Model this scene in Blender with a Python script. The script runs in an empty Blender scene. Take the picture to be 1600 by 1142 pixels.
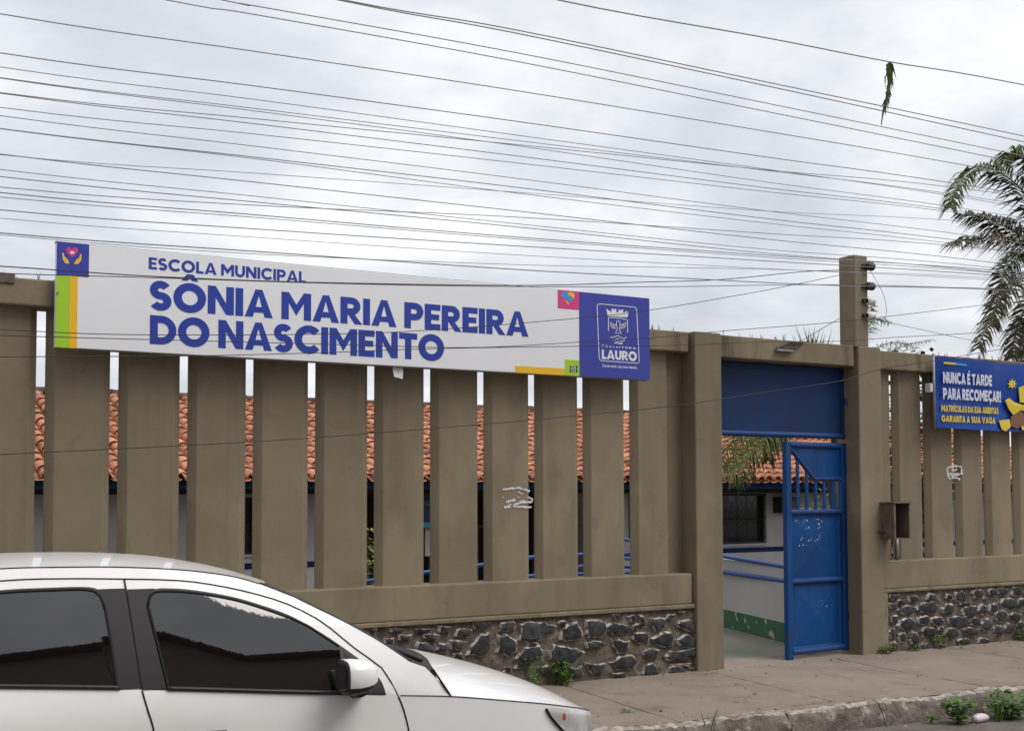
import bpy, bmesh, math, random
from mathutils import Vector, Matrix
random.seed(7)
S = bpy.context.scene
COL = S.collection

# ------------------------------------------------------------------ camera
F = 2000.0                                   # focal length in photo pixels (photo is 1600 wide)
YAW, PITCH, ROLL, CY = 0.547262599, 0.0478906127, -0.00254783079, 104.717
CAM = Vector((0.0, -9.0, 1.58))
FW = Vector((math.sin(YAW)*math.cos(PITCH), math.cos(YAW)*math.cos(PITCH), math.sin(PITCH)))
_rt = Vector((math.cos(YAW), -math.sin(YAW), 0)); _up = _rt.cross(FW)
RT = _rt*math.cos(ROLL) + _up*math.sin(ROLL); UP = -_rt*math.sin(ROLL) + _up*math.cos(ROLL)
cd = bpy.data.cameras.new('camera'); cam = bpy.data.objects.new('camera', cd); COL.objects.link(cam)
M = Matrix((RT, UP, -FW)).transposed().to_4x4(); M.translation = CAM
cam.matrix_world = M
cd.sensor_fit = 'HORIZONTAL'; cd.sensor_width = 36.0; cd.lens = F/1600*36
cd.shift_y = CY/1600; cd.clip_start = 0.05; cd.clip_end = 3000
S.camera = cam

# ------------------------------------------------------------------ sky, sun, exposure
SUN_EL, SUN_AZ = math.radians(54), math.radians(144)     # azimuth clockwise from +Y
W = bpy.data.worlds.new('World'); S.world = W; W.use_nodes = True
nt = W.node_tree; nt.nodes.clear(); N = nt.nodes.new; L = nt.links.new
sky = N('ShaderNodeTexSky'); sky.sky_type = 'NISHITA'; sky.sun_disc = False
sky.sun_elevation = SUN_EL; sky.sun_rotation = SUN_AZ; sky.dust_density = 3.0
tc = N('ShaderNodeTexCoord'); sep = N('ShaderNodeSeparateXYZ'); L(tc.outputs['Generated'], sep.inputs[0])
def wm(op, a, b=None):
    n = N('ShaderNodeMath'); n.operation = op
    for i, x in enumerate((a, b)):
        if x is None: continue
        if isinstance(x, (int, float)): n.inputs[i].default_value = x
        else: L(x, n.inputs[i])
    return n.outputs[0]
den = wm('ADD', wm('MAXIMUM', sep.outputs[2], 0.0), 0.22)
cx = wm('DIVIDE', sep.outputs[0], den); cyy = wm('DIVIDE', sep.outputs[1], den)
cmb = N('ShaderNodeCombineXYZ'); L(cx, cmb.inputs[0]); L(cyy, cmb.inputs[1])
n1 = N('ShaderNodeTexNoise'); n1.inputs['Scale'].default_value = 1.5; n1.inputs['Detail'].default_value = 6; n1.inputs['Roughness'].default_value = 0.5; n1.inputs['Distortion'].default_value = 0.3
L(cmb.outputs[0], n1.inputs['Vector'])
n2 = N('ShaderNodeTexNoise'); n2.inputs['Scale'].default_value = 4.2; n2.inputs['Detail'].default_value = 8; n2.inputs['Roughness'].default_value = 0.6
L(cmb.outputs[0], n2.inputs['Vector'])
mixv = wm('ADD', wm('MULTIPLY', n1.outputs['Fac'], 0.79), wm('MULTIPLY', n2.outputs['Fac'], 0.21))
cr = N('ShaderNodeValToRGB'); L(mixv, cr.inputs[0])
e = cr.color_ramp.elements
e[0].position = 0.33; e[0].color = (0.43, 0.45, 0.492, 1)
e[1].position = 0.66; e[1].color = (0.82, 0.825, 0.835, 1)
m = e.new(0.50); m.color = (0.565, 0.583, 0.622, 1)
sc10 = N('ShaderNodeVectorMath'); sc10.operation = 'SCALE'; sc10.inputs['Scale'].default_value = 10.0
L(cr.outputs[0], sc10.inputs[0])
mx = N('ShaderNodeMixRGB'); mx.inputs[0].default_value = 0.93
L(sky.outputs[0], mx.inputs[1]); L(sc10.outputs[0], mx.inputs[2])
bg = N('ShaderNodeBackground'); bg.inputs['Strength'].default_value = 0.1
L(mx.outputs[0], bg.inputs['Color'])
wo = N('ShaderNodeOutputWorld'); L(bg.outputs[0], wo.inputs[0])

sd = bpy.data.lights.new('sun', 'SUN'); sd.energy = 1.5; sd.angle = math.radians(36); sd.color = (1.0, 0.96, 0.9)
sun = bpy.data.objects.new('sun', sd); COL.objects.link(sun)
sdir = Vector((math.sin(SUN_AZ)*math.cos(SUN_EL), math.cos(SUN_AZ)*math.cos(SUN_EL), math.sin(SUN_EL)))
sun.rotation_euler = sdir.to_track_quat('Z', 'Y').to_euler(); sun.location = sdir*60

vs = S.view_settings
vs.view_transform = 'Standard'; vs.look = 'None'; vs.exposure = 0.52; vs.gamma = 1.0; vs.use_curve_mapping = False

# ------------------------------------------------------------------ helpers
def at(px, py, Y):                # photo pixel -> point on the vertical plane Y
    d = RT*((px-800)/F) - UP*((py-571-CY)/F) + FW
    return CAM + d*((Y-CAM.y)/d.y)
def atz(px, py, Z):
    d = RT*((px-800)/F) - UP*((py-571-CY)/F) + FW
    return CAM + d*((Z-CAM.z)/d.z)
def itp(x, pts):
    if x <= pts[0][0]: return pts[0][1]
    for (a, b), (c, d) in zip(pts, pts[1:]):
        if x <= c: return b + (d-b)*(x-a)/(c-a)
    return pts[-1][1]

MATS = {}
def mat(name, c1, c2=None, scale=4.0, detail=5.0, rough=0.7, bump=0.0, bscale=None, spec=0.4, metal=0.0,
        coat=0.0, ior=None, trans=0.0, lo=0.35, hi=0.65, stretch=None, rnd=0.0, fine=0.0, emit=None, sss=0.0, alpha=None,
        c3=None, s3=1.0, lo3=0.55, hi3=0.7, bdist=0.01, layers=(), cracks=0.0):
    m = bpy.data.materials.new(name); m.use_nodes = True
    t = m.node_tree; t.nodes.clear(); n = t.nodes.new; l = t.links.new
    out = n('ShaderNodeOutputMaterial'); b = n('ShaderNodeBsdfPrincipled'); l(b.outputs[0], out.inputs[0])
    b.inputs['Roughness'].default_value = rough; b.inputs['Metallic'].default_value = metal
    b.inputs['Specular IOR Level'].default_value = spec
    if ior: b.inputs['IOR'].default_value = ior
    if coat: b.inputs['Coat Weight'].default_value = coat; b.inputs['Coat Roughness'].default_value = 0.03
    if trans: b.inputs['Transmission Weight'].default_value = trans
    if emit: b.inputs['Emission Color'].default_value = (*emit[0], 1); b.inputs['Emission Strength'].default_value = emit[1]
    g = n('ShaderNodeNewGeometry'); vec = g.outputs['Position']
    if stretch:
        mp = n('ShaderNodeVectorMath'); mp.operation = 'MULTIPLY'; mp.inputs[1].default_value = stretch; l(vec, mp.inputs[0]); vec = mp.outputs[0]
    def noise(sc, dt, ro=0.6):
        x = n('ShaderNodeTexNoise'); x.inputs['Scale'].default_value = sc; x.inputs['Detail'].default_value = dt; x.inputs['Roughness'].default_value = ro
        l(vec, x.inputs['Vector']); return x.outputs['Fac']
    def rng(v, a, c):
        x = n('ShaderNodeMapRange'); x.inputs['From Min'].default_value = a; x.inputs['From Max'].default_value = c; l(v, x.inputs['Value']); return x.outputs[0]
    def mix(f, a, c):
        x = n('ShaderNodeMixRGB'); l(f, x.inputs[0])
        for i, q in ((1, a), (2, c)):
            if isinstance(q, tuple): x.inputs[i].default_value = (*q, 1)
            else: l(q, x.inputs[i])
        return x.outputs[0]
    colr = c1
    if c2 is not None: colr = mix(rng(noise(scale, detail), lo, hi), c1, c2)
    if c3 is not None: colr = mix(rng(noise(s3, 6), lo3, hi3), colr, c3)
    for lc, lsc, llo, lhi, lst, lamt, lseed in layers:      # (colour, scale, lo, hi, stretch, amount, seed)
        mp2 = n('ShaderNodeVectorMath'); mp2.operation = 'MULTIPLY_ADD'; mp2.inputs[1].default_value = lst; mp2.inputs[2].default_value = (lseed*3.1, lseed*1.7, lseed); l(g.outputs['Position'], mp2.inputs[0])
        x = n('ShaderNodeTexNoise'); x.inputs['Scale'].default_value = lsc; x.inputs['Detail'].default_value = 5; x.inputs['Roughness'].default_value = 0.6; l(mp2.outputs[0], x.inputs['Vector'])
        y = n('ShaderNodeMath'); y.operation = 'MULTIPLY'; l(rng(x.outputs['Fac'], llo, lhi), y.inputs[0]); y.inputs[1].default_value = lamt
        colr = mix(y.outputs[0], colr, lc)
    if cracks:
        nz = n('ShaderNodeTexNoise'); nz.inputs['Scale'].default_value = 3.0; nz.inputs['Detail'].default_value = 6; l(vec, nz.inputs['Vector'])
        ad_ = n('ShaderNodeVectorMath'); ad_.operation = 'MULTIPLY_ADD'; l(nz.outputs['Color'], ad_.inputs[0]); ad_.inputs[1].default_value = (0.5, 0.5, 0.5); l(vec, ad_.inputs[2])
        vo = n('ShaderNodeTexVoronoi'); vo.feature = 'DISTANCE_TO_EDGE'; vo.inputs['Scale'].default_value = 0.9; l(ad_.outputs[0], vo.inputs['Vector'])
        ln = rng(vo.outputs['Distance'], 0.006, 0.0)
        ms = rng(noise(0.8, 3), 0.5, 0.58); y = n('ShaderNodeMath'); y.operation = 'MULTIPLY'; l(ln, y.inputs[0]); l(ms, y.inputs[1])
        y2 = n('ShaderNodeMath'); y2.operation = 'MULTIPLY'; l(y.outputs[0], y2.inputs[0]); y2.inputs[1].default_value = cracks
        colr = mix(y2.outputs[0], colr, (0.04, 0.034, 0.028))
    if rnd:
        oi = n('ShaderNodeObjectInfo'); ad = n('ShaderNodeMath'); ad.operation = 'ADD'; l(oi.outputs['Random'], ad.inputs[0]); l(g.outputs['Random Per Island'], ad.inputs[1])
        fr = n('ShaderNodeMath'); fr.operation = 'FRACT'; l(ad.outputs[0], fr.inputs[0])
        mr = n('ShaderNodeMapRange'); mr.inputs['To Min'].default_value = 1-rnd; mr.inputs['To Max'].default_value = 1+rnd; l(fr.outputs[0], mr.inputs['Value'])
        h = n('ShaderNodeHueSaturation'); l(mr.outputs[0], h.inputs['Value'])
        if isinstance(colr, tuple): h.inputs['Color'].default_value = (*colr, 1)
        else: l(colr, h.inputs['Color'])
        colr = h.outputs[0]
    if fine:
        x = n('ShaderNodeMapRange'); x.inputs['From Min'].default_value = 0.3; x.inputs['From Max'].default_value = 0.7
        x.inputs['To Min'].default_value = 1-fine; x.inputs['To Max'].default_value = 1+fine; l(noise(90, 3), x.inputs['Value'])
        h = n('ShaderNodeHueSaturation'); l(x.outputs[0], h.inputs['Value'])
        if isinstance(colr, tuple): h.inputs['Color'].default_value = (*colr, 1)
        else: l(colr, h.inputs['Color'])
        colr = h.outputs[0]
    if isinstance(colr, tuple): b.inputs['Base Color'].default_value = (*colr, 1)
    else: l(colr, b.inputs['Base Color'])
    if bump:
        bp = n('ShaderNodeBump'); bp.inputs['Strength'].default_value = bump; bp.inputs['Distance'].default_value = bdist
        l(noise(bscale or scale*5, 6), bp.inputs['Height']); l(bp.outputs[0], b.inputs['Normal'])
    MATS[name] = m
    return m

class MB:
    def __init__(s): s.v = []; s.f = []; s.m = []
    def pt(s, p): s.v.append(tuple(p)); return len(s.v)-1
    def poly(s, pts, mi=0):
        s.f.append([s.pt(p) for p in pts]); s.m.append(mi); return s
    def box(s, x0, x1, y0, y1, z0, z1, mi=0):
        i = len(s.v)
        for z in (z0, z1):
            for x, y in ((x0, y0), (x1, y0), (x1, y1), (x0, y1)): s.v.append((x, y, z))
        for q in ((0,3,2,1),(4,5,6,7),(0,1,5,4),(1,2,6,5),(2,3,7,6),(3,0,4,7)):
            s.f.append([i+k for k in q]); s.m.append(mi)
        return s
    def obox(s, c, ax, ay, az, mi=0):          # oriented box: centre and three half-axis vectors
        i = len(s.v); c = Vector(c)
        for k in (-1, 1):
            for a, b in ((-1,-1),(1,-1),(1,1),(-1,1)): s.v.append(tuple(c + Vector(ax)*a + Vector(ay)*b + Vector(az)*k))
        for q in ((0,3,2,1),(4,5,6,7),(0,1,5,4),(1,2,6,5),(2,3,7,6),(3,0,4,7)):
            s.f.append([i+k for k in q]); s.m.append(mi)
        return s
    def prism(s, pts, a, b, mi=0, caps=True):  # ring of points and two offset vectors
        n = len(pts); i = len(s.v); a = Vector(a); b = Vector(b)
        for o in (a, b):
            for p in pts: s.v.append(tuple(Vector(p)+o))
        for k in range(n):
            s.f.append([i+k, i+(k+1) % n, i+n+(k+1) % n, i+n+k]); s.m.append(mi)
        if caps:
            s.f.append([i+k for k in range(n)][::-1]); s.m.append(mi)
            s.f.append([i+n+k for k in range(n)]); s.m.append(mi)
        return s
    def tube(s, pts, r, n=6, mi=0, caps=True):
        pts = [Vector(p) for p in pts]; rs = r if isinstance(r, (list, tuple)) else [r]*len(pts)
        up = Vector((0, 0, 1)); rings = []
        for k, p in enumerate(pts):
            d = (pts[min(k+1, len(pts)-1)] - pts[max(k-1, 0)]).normalized()
            if abs(d.dot(up)) > 0.95: up = Vector((0, 1, 0)) if abs(d.y) < 0.9 else Vector((1, 0, 0))
            x = d.cross(up).normalized(); y = d.cross(x).normalized(); up = -y if (-y).dot(up) > 0 else y
            ring = []
            for j in range(n):
                a = 2*math.pi*j/n
                ring.append(s.pt(p + x*(math.cos(a)*rs[k]) + y*(math.sin(a)*rs[k])))
            rings.append(ring)
        for A, B in zip(rings, rings[1:]):
            for j in range(n):
                s.f.append([A[j], A[(j+1) % n], B[(j+1) % n], B[j]]); s.m.append(mi)
        if caps:
            s.f.append(rings[0][::-1]); s.m.append(mi); s.f.append(rings[-1][:]); s.m.append(mi)
        return s
    def grid(s, rows, mi=0, closed=False):
        idx = [[s.pt(p) for p in r] for r in rows]
        for A, B in zip(idx, idx[1:]):
            n = len(A)
            for j in range(n if closed else n-1):
                s.f.append([A[j], A[(j+1) % n], B[(j+1) % n], B[j]]); s.m.append(mi)
        return s
    def mesh(s, name, mats, smooth=False, bevel=0.0, weld=False, recalc=True, angle=None):
        me = bpy.data.meshes.new(name); me.from_pydata(s.v, [], s.f)
        for k in (mats if isinstance(mats, (list, tuple)) else [mats]): me.materials.append(MATS[k] if isinstance(k, str) else k)
        me.polygons.foreach_set('material_index', s.m)
        bm = bmesh.new(); bm.from_mesh(me)
        if weld: bmesh.ops.remove_doubles(bm, verts=bm.verts, dist=1e-5)
        if recalc: bmesh.ops.recalc_face_normals(bm, faces=bm.faces)
        if bevel:
            ed = [x for x in bm.edges if len(x.link_faces) == 2 and x.calc_face_angle(0) > 0.4]
            bmesh.ops.bevel(bm, geom=ed, offset=bevel, segments=2, profile=0.5, affect='EDGES', clamp_overlap=True)
        bm.to_mesh(me); bm.free()
        if smooth:
            me.polygons.foreach_set('use_smooth', [True]*len(me.polygons))
            if angle: me.set_sharp_from_angle(angle=math.radians(angle))
        return me
    def build(s, name, mats, parent=None, smooth=False, bevel=0.0, weld=False, recalc=True, angle=None):
        return put(name, s.mesh(name, mats, smooth, bevel, weld, recalc, angle), parent)
def put(name, me, parent=None, loc=None):
    o = bpy.data.objects.new(name, me); COL.objects.link(o)
    if loc is not None: o.location = loc
    if parent is not None:
        o.parent = parent
        if parent.type == 'EMPTY': o.matrix_parent_inverse = Matrix.Translation(-parent.location)
    return o
def tag(o, label=None, cat=None, group=None, kind=None):
    if label: o['label'] = label
    if cat: o['category'] = cat
    if group: o['group'] = group
    if kind: o['kind'] = kind
    return o
def thing(name, loc, label, cat, group=None):
    o = bpy.data.objects.new(name, None); o.empty_display_size = 0.2; COL.objects.link(o); o.location = loc
    return tag(o, label, cat, group)

# ------------------------------------------------------------------ materials
WALLC = (0.222, 0.184, 0.127)
mat('wall_paint', WALLC, (0.192, 0.158, 0.108), scale=1.6, rough=0.78, bump=0.25, bscale=60, spec=0.25, fine=0.05, c3=(0.232, 0.19, 0.127), s3=0.7, lo3=0.5, hi3=0.75, bdist=0.004, rnd=0.05, layers=[((0.12,0.095,0.062),1.0,0.52,0.75,(5.5,5.5,0.45),0.45,1),((0.15,0.12,0.08),4.5,0.58,0.66,(1,1,1),0.35,2),((0.07,0.055,0.04),42,0.68,0.74,(1,1,1),0.7,3),((0.36,0.30,0.21),30,0.70,0.78,(1,1,0.6),0.5,4),((0.31,0.25,0.165),1.1,0.5,0.62,(1.2,1.2,0.7),0.4,5)])
mat('wall_stained', (0.225, 0.184, 0.127), (0.185, 0.15, 0.103), scale=2.2, rough=0.82, bump=0.35, bscale=40, spec=0.2, fine=0.06, c3=(0.055, 0.045, 0.034), s3=3.0, lo3=0.52, hi3=0.70, stretch=(1.6, 1.6, 0.30), bdist=0.005, layers=[((0.12,0.095,0.062),1.0,0.52,0.75,(5.5,5.5,0.45),0.45,1),((0.15,0.12,0.08),4.5,0.58,0.66,(1,1,1),0.35,2),((0.07,0.055,0.04),42,0.68,0.74,(1,1,1),0.7,3),((0.36,0.30,0.21),30,0.70,0.78,(1,1,0.6),0.5,4),((0.31,0.25,0.165),1.1,0.5,0.62,(1.2,1.2,0.7),0.4,5)])
mat('ledge_paint', (0.25, 0.205, 0.14), (0.16, 0.13, 0.09), scale=9, rough=0.85, bump=0.4, bscale=45, spec=0.2, fine=0.08)
mat('mortar', (0.165, 0.135, 0.108), (0.085, 0.070, 0.056), scale=9, rough=0.95, bump=0.9, bscale=38, spec=0.1, fine=0.18, c3=(0.27, 0.24, 0.205), s3=7, lo3=0.54, hi3=0.72, bdist=0.02)
mat('basalt', (0.030, 0.031, 0.036), (0.070, 0.069, 0.073), scale=16, rough=0.85, bump=1.0, bscale=26, spec=0.15, fine=0.22, rnd=0.3, bdist=0.015)
mat('lime_rim', (0.50, 0.48, 0.45), (0.115, 0.097, 0.08), scale=17, rough=0.95, bump=0.6, bscale=60, spec=0.1, lo=0.42, hi=0.56)
mat('sandy_stone', (0.34, 0.24, 0.16), (0.22, 0.16, 0.11), scale=20, rough=0.9, bump=0.6, bscale=40, spec=0.1)
mat('pavement', (0.282, 0.230, 0.186), (0.222, 0.182, 0.148), scale=2.2, rough=0.95, bump=0.55, bscale=70, spec=0.12, fine=0.14, c3=(0.315, 0.268, 0.222), s3=1.1, lo3=0.5, hi3=0.75, bdist=0.006, cracks=0.8, layers=[((0.12,0.098,0.08),2.6,0.58,0.72,(1,1,1),0.5,1),((0.36,0.31,0.26),5,0.6,0.72,(1,1,1),0.45,2),((0.09,0.075,0.062),26,0.66,0.72,(1,1,1),0.5,3)])
mat('kerb_stone', (0.20, 0.172, 0.148), (0.088, 0.074, 0.062), scale=7, rough=0.95, bump=0.9, bscale=28, spec=0.1, fine=0.2, c3=(0.36, 0.32, 0.28), s3=9, lo3=0.56, hi3=0.70, bdist=0.02)
mat('kerb_worn', (0.46, 0.41, 0.36), (0.19, 0.16, 0.135), scale=14, rough=0.95, bump=0.9, bscale=40, spec=0.1, fine=0.2, lo=0.42, hi=0.62, bdist=0.02)
mat('asphalt', (0.175, 0.152, 0.13), (0.125, 0.108, 0.094), scale=5, rough=0.95, bump=0.6, bscale=90, spec=0.15, fine=0.25)
mat('ground', (0.16, 0.14, 0.115), (0.11, 0.10, 0.08), scale=1.0, rough=0.95, bump=0.3, bscale=30, spec=0.1)
mat('entry_floor', (0.165, 0.185, 0.145), (0.235, 0.205, 0.17), scale=0.9, rough=0.75, bump=0.2, bscale=40, spec=0.25, fine=0.06)
mat('tile', (0.55, 0.255, 0.155), (0.44, 0.19, 0.115), scale=7, rough=0.85, bump=0.4, bscale=50, spec=0.1, rnd=0.32, fine=0.08, c3=(0.10, 0.068, 0.058), s3=2.6, lo3=0.56, hi3=0.70, layers=[((0.06,0.045,0.04),5.5,0.60,0.68,(1,1,1),0.8,1),((0.55,0.36,0.27),4,0.58,0.7,(1,1,1),0.5,2)])
mat('tile_dark', (0.16, 0.075, 0.055), (0.07, 0.045, 0.038), scale=8, rough=0.9, bump=0.5, bscale=40, spec=0.1, rnd=0.3)
mat('white_wall', (0.43, 0.415, 0.395), (0.37, 0.355, 0.34), scale=1.2, rough=0.85, bump=0.1, bscale=40, spec=0.2)
mat('navy', (0.006, 0.020, 0.085), (0.005, 0.016, 0.07), scale=5, rough=0.7, spec=0.15)
mat('eave_blue', (0.008, 0.042, 0.105), (0.006, 0.032, 0.082), scale=5, rough=0.7, spec=0.15)
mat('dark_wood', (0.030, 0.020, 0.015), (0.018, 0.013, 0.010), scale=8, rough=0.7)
mat('dark_metal', (0.022, 0.021, 0.022), rough=0.5)
mat('window_dark', (0.018, 0.019, 0.020), rough=0.08, spec=0.5)
mat('gate_blue', (0.001, 0.058, 0.215), (0.002, 0.044, 0.165), scale=2.2, rough=0.5, bump=0.2, bscale=9, spec=0.22, c3=(0.035, 0.045, 0.08), s3=5.5, lo3=0.60, hi3=0.78, bdist=0.012, layers=[((0.055,0.035,0.03),18,0.66,0.74,(1,1,0.7),0.7,1),((0.02,0.10,0.30),3,0.55,0.7,(2,2,0.6),0.4,2),((0.012,0.02,0.06),1.2,0.5,0.7,(6,6,0.6),0.5,3)])
mat('transom_blue', (0.008, 0.034, 0.122), (0.010, 0.028, 0.095), scale=2.5, rough=0.55, bump=0.25, bscale=5, spec=0.22, c3=(0.02, 0.026, 0.06), s3=2.5, lo3=0.56, hi3=0.78, bdist=0.012, layers=[((0.03,0.025,0.035),1.4,0.55,0.75,(5,5,0.5),0.6,1),((0.05,0.035,0.03),22,0.68,0.75,(1,1,0.7),0.6,2)])
mat('tube_blue', (0.007, 0.056, 0.205), (0.012, 0.042, 0.15), scale=8, rough=0.45, spec=0.3, c3=(0.09, 0.055, 0.045), s3=9, lo3=0.62, hi3=0.72)
mat('rail_blue', (0.010, 0.070, 0.285), (0.010, 0.055, 0.22), scale=6, rough=0.4, spec=0.35, c3=(0.10, 0.06, 0.05), s3=9, lo3=0.66, hi3=0.74)
mat('chip_white', (0.45, 0.47, 0.52), rough=0.9)
mat('rust', (0.165, 0.128, 0.095), (0.095, 0.07, 0.053), scale=12, rough=0.85, bump=0.3, bscale=50, c3=(0.13, 0.12, 0.12), s3=7)
mat('steel_grey', (0.30, 0.30, 0.31), (0.22, 0.21, 0.21), scale=10, rough=0.5, metal=0.4)
mat('green_plinth', (0.035, 0.115, 0.045), (0.028, 0.095, 0.038), scale=5, rough=0.75, c3=(0.36, 0.33, 0.28), s3=6.5, lo3=0.60, hi3=0.64)
mat('sign_white', (0.82, 0.83, 0.86), (0.79, 0.80, 0.83), scale=1.5, rough=0.45, spec=0.3)
mat('sign_blue', (0.050, 0.066, 0.37), (0.044, 0.060, 0.34), scale=2, rough=0.45, spec=0.3)
mat('letter_blue', (0.028, 0.058, 0.36), rough=0.5, spec=0.3)
mat('sign_green', (0.36, 0.62, 0.035), rough=0.5, spec=0.3)
mat('sign_yellow', (0.84, 0.50, 0.03), rough=0.5, spec=0.3)
mat('sign_pink', (0.66, 0.06, 0.24), rough=0.5, spec=0.3)
mat('icon_white', (0.80, 0.80, 0.83), rough=0.5, spec=0.3)
mat('icon_cyan', (0.03, 0.33, 0.68), rough=0.5, spec=0.3)
mat('icon_navy', (0.02, 0.02, 0.09), rough=0.5, spec=0.3)
mat('icon_red', (0.60, 0.10, 0.11), rough=0.5, spec=0.3)
mat('banner_blue', (0.004, 0.040, 0.265), (0.006, 0.06, 0.34), scale=1.5, rough=0.4, spec=0.25)
mat('banner_yellow', (0.68, 0.52, 0.045), rough=0.4)
mat('banner_white', (0.62, 0.65, 0.78), rough=0.4)
mat('skin_brown', (0.20, 0.09, 0.05), rough=0.5)
mat('cable_black', (0.030, 0.030, 0.028), rough=0.6)
mat('cable_grey', (0.27, 0.27, 0.265), rough=0.6)
mat('paper', (0.66, 0.66, 0.67), (0.55, 0.55, 0.56), scale=20, rough=0.9)
mat('insulator_black', (0.02, 0.02, 0.02), rough=0.35)
mat('insulator_white', (0.72, 0.70, 0.66), rough=0.3)
mat('leaf_palm', (0.055, 0.085, 0.020), (0.095, 0.11, 0.034), scale=1.4, rough=0.65, spec=0.15, rnd=0.3)
mat('leaf_dry', (0.082, 0.075, 0.04), (0.045, 0.045, 0.022), scale=1.4, rough=0.75, spec=0.12, rnd=0.35)
mat('leaf_weed', (0.060, 0.135, 0.022), (0.10, 0.19, 0.035), scale=7, rough=0.55, spec=0.3, rnd=0.3)
mat('leaf_bush', (0.115, 0.155, 0.035), (0.19, 0.21, 0.06), scale=4, rough=0.55, spec=0.3, rnd=0.35)
mat('bark', (0.12, 0.095, 0.07), (0.07, 0.055, 0.04), scale=9, rough=0.9, bump=0.7, bscale=25)
mat('car_white', (0.87, 0.87, 0.875), (0.82, 0.815, 0.805), scale=1.7, rough=0.30, spec=0.5, coat=0.6)
mat('car_black', (0.022, 0.020, 0.022), (0.028, 0.026, 0.028), scale=40, rough=0.45, spec=0.4)
mat('car_pillar', (0.020, 0.018, 0.020), rough=0.42, spec=0.25)
mat('car_glass', (0.005, 0.0045, 0.005), rough=0.015, spec=0.5, ior=1.85, bump=0.02, bscale=3)
mat('rubber', (0.015, 0.015, 0.015), rough=0.75, spec=0.25)
mat('rim_metal', (0.35, 0.35, 0.36), rough=0.35, metal=0.8)
mat('chrome', (0.75, 0.75, 0.76), rough=0.14, metal=1.0)
mat('lamp_white', (0.80, 0.80, 0.79), (0.60, 0.60, 0.60), scale=9, rough=0.3, spec=0.5, lo=0.45, hi=0.55)
mat('lamp_orange', (0.55, 0.09, 0.03), rough=0.3)
mat('lamp_glass', (0.95, 0.95, 0.95), rough=0.05, trans=1.0, ior=1.35)
mat('house_paint', (0.34, 0.27, 0.22), (0.29, 0.23, 0.19), scale=0.8, rough=0.85)
mat('lit_tube', (0.8, 0.8, 0.85), emit=((0.9, 0.95, 1.0), 3.0))
mat('notice_blue', (0.012, 0.030, 0.10), rough=0.5)
mat('notice_text', (0.16, 0.19, 0.26), rough=0.6)
mat('banner_cyan', (0.02, 0.30, 0.42), rough=0.5)
mat('soap_white', (0.70, 0.62, 0.65), (0.62, 0.52, 0.56), scale=20, rough=0.4)

# ------------------------------------------------------------------ ground, road, pavement
g = MB(); g.box(-400, 600, -300, 700, -1.2, -0.70); tag(g.build('ground', 'ground'), kind='structure')
def kerbY(x): return -1.71 - 0.053*x
rd = MB()
rows = []
for i in range(0, 41):
    x = -14 + i*1.3
    rows.append([(x, kerbY(x)-0.13, -0.6), (x, kerbY(x)-0.13, -0.150), (x, kerbY(x)-1.2, -0.152), (x, -7.2, -0.11), (x, -8.4, -0.13), (x, -8.4, -0.6)])
rd.grid(rows); tag(rd.build('road', 'asphalt'), kind='structure')
fp = MB(); fp.box(-14, 39, -11.4, -8.39, -0.6, -0.02); tag(fp.build('far_pavement', 'pavement', bevel=0.02), kind='structure')

side = bpy.data.objects.new('pavement', None); COL.objects.link(side); tag(side, kind='structure')
joints = [-14, -10.9, -7.8, -4.7, -1.6, 1.1, 2.7, 4.3, 5.95, 7.5, 9.1, 10.7, 12.3, 13.9, 17, 20.1, 23.2, 26.3, 29.4, 32.5, 36]
def slab(x0, x1):
    b = MB(); n = max(6, int((x1-x0)/0.12)); k = 22; gap = 0.006
    rows = []
    for i in range(n+1):
        u = i/n; r = []
        for j in range(k+1):
            v = j/k
            X = x0+gap + (x1-x0-2*gap)*u
            yb = kerbY(X) + 0.075
            Y = 0.35 + (yb-0.35)*v
            X2 = X + 0.15*min(Y, 0)
            ed = min(u, 1-u)*(x1-x0); z = 0.006*math.sin(X*1.7+Y*0.8)*math.sin(Y*2.1) + random.uniform(-0.0015, 0.0015)
            if ed < 0.001: z -= 0.006
            r.append((X2, Y, z))
        rows.append(r)
    b.grid(rows)
    for e0 in (rows[0], rows[-1]):
        b.grid([e0, [(p[0], p[1], p[2]-0.06) for p in e0]])
    return b.build('slab', 'pavement', side, smooth=True, angle=40)
for x0, x1 in zip(joints, joints[1:]): slab(x0, x1)
ub = MB(); ub.grid([[(x, 0.3, -0.022), (x, kerbY(x)+0.05, -0.022)] for x in (-14, 0, 12, 36)]); ub.build('bedding', 'mortar', side)

kerb = bpy.data.objects.new('kerb', None); COL.objects.link(kerb); tag(kerb, kind='structure')
x = -14.0
rk = random.Random(3)
while x < 36:
    ln = rk.uniform(0.85, 1.1) if -1 < x < 14 else 3.0
    b = MB(); n = int(ln/0.035) if ln < 2 else 20
    rows = []; prof = [(0.09, -0.03), (0.085, 0.004), (0.04, 0.012), (0.0, 0.008), (-0.035, -0.006), (-0.055, -0.03), (-0.075, -0.07), (-0.085, -0.11), (-0.10, -0.16), (-0.11, -0.3)]
    for i in range(n+1):
        X = x + 0.004 + (ln-0.008)*i/n
        r = []
        for j, (dy, dz) in enumerate(prof):
            a = 0.010 if 1 < j < 9 else 0
            r.append((X, kerbY(X)+dy+rk.uniform(-a, a), dz+0.010*math.sin(X*5.3)+rk.uniform(-a, a)*0.8))
        rows.append(r)
    b.grid(rows[:])
    for k in range(len(b.f)): b.m[k] = 1 if (k % 9) in (2, 3) else 0
    b.poly(rows[0]); b.poly(rows[-1][::-1])
    b.build('kerb_block', ['kerb_stone', 'kerb_worn'], kerb, smooth=True, angle=50)
    x += ln
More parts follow.
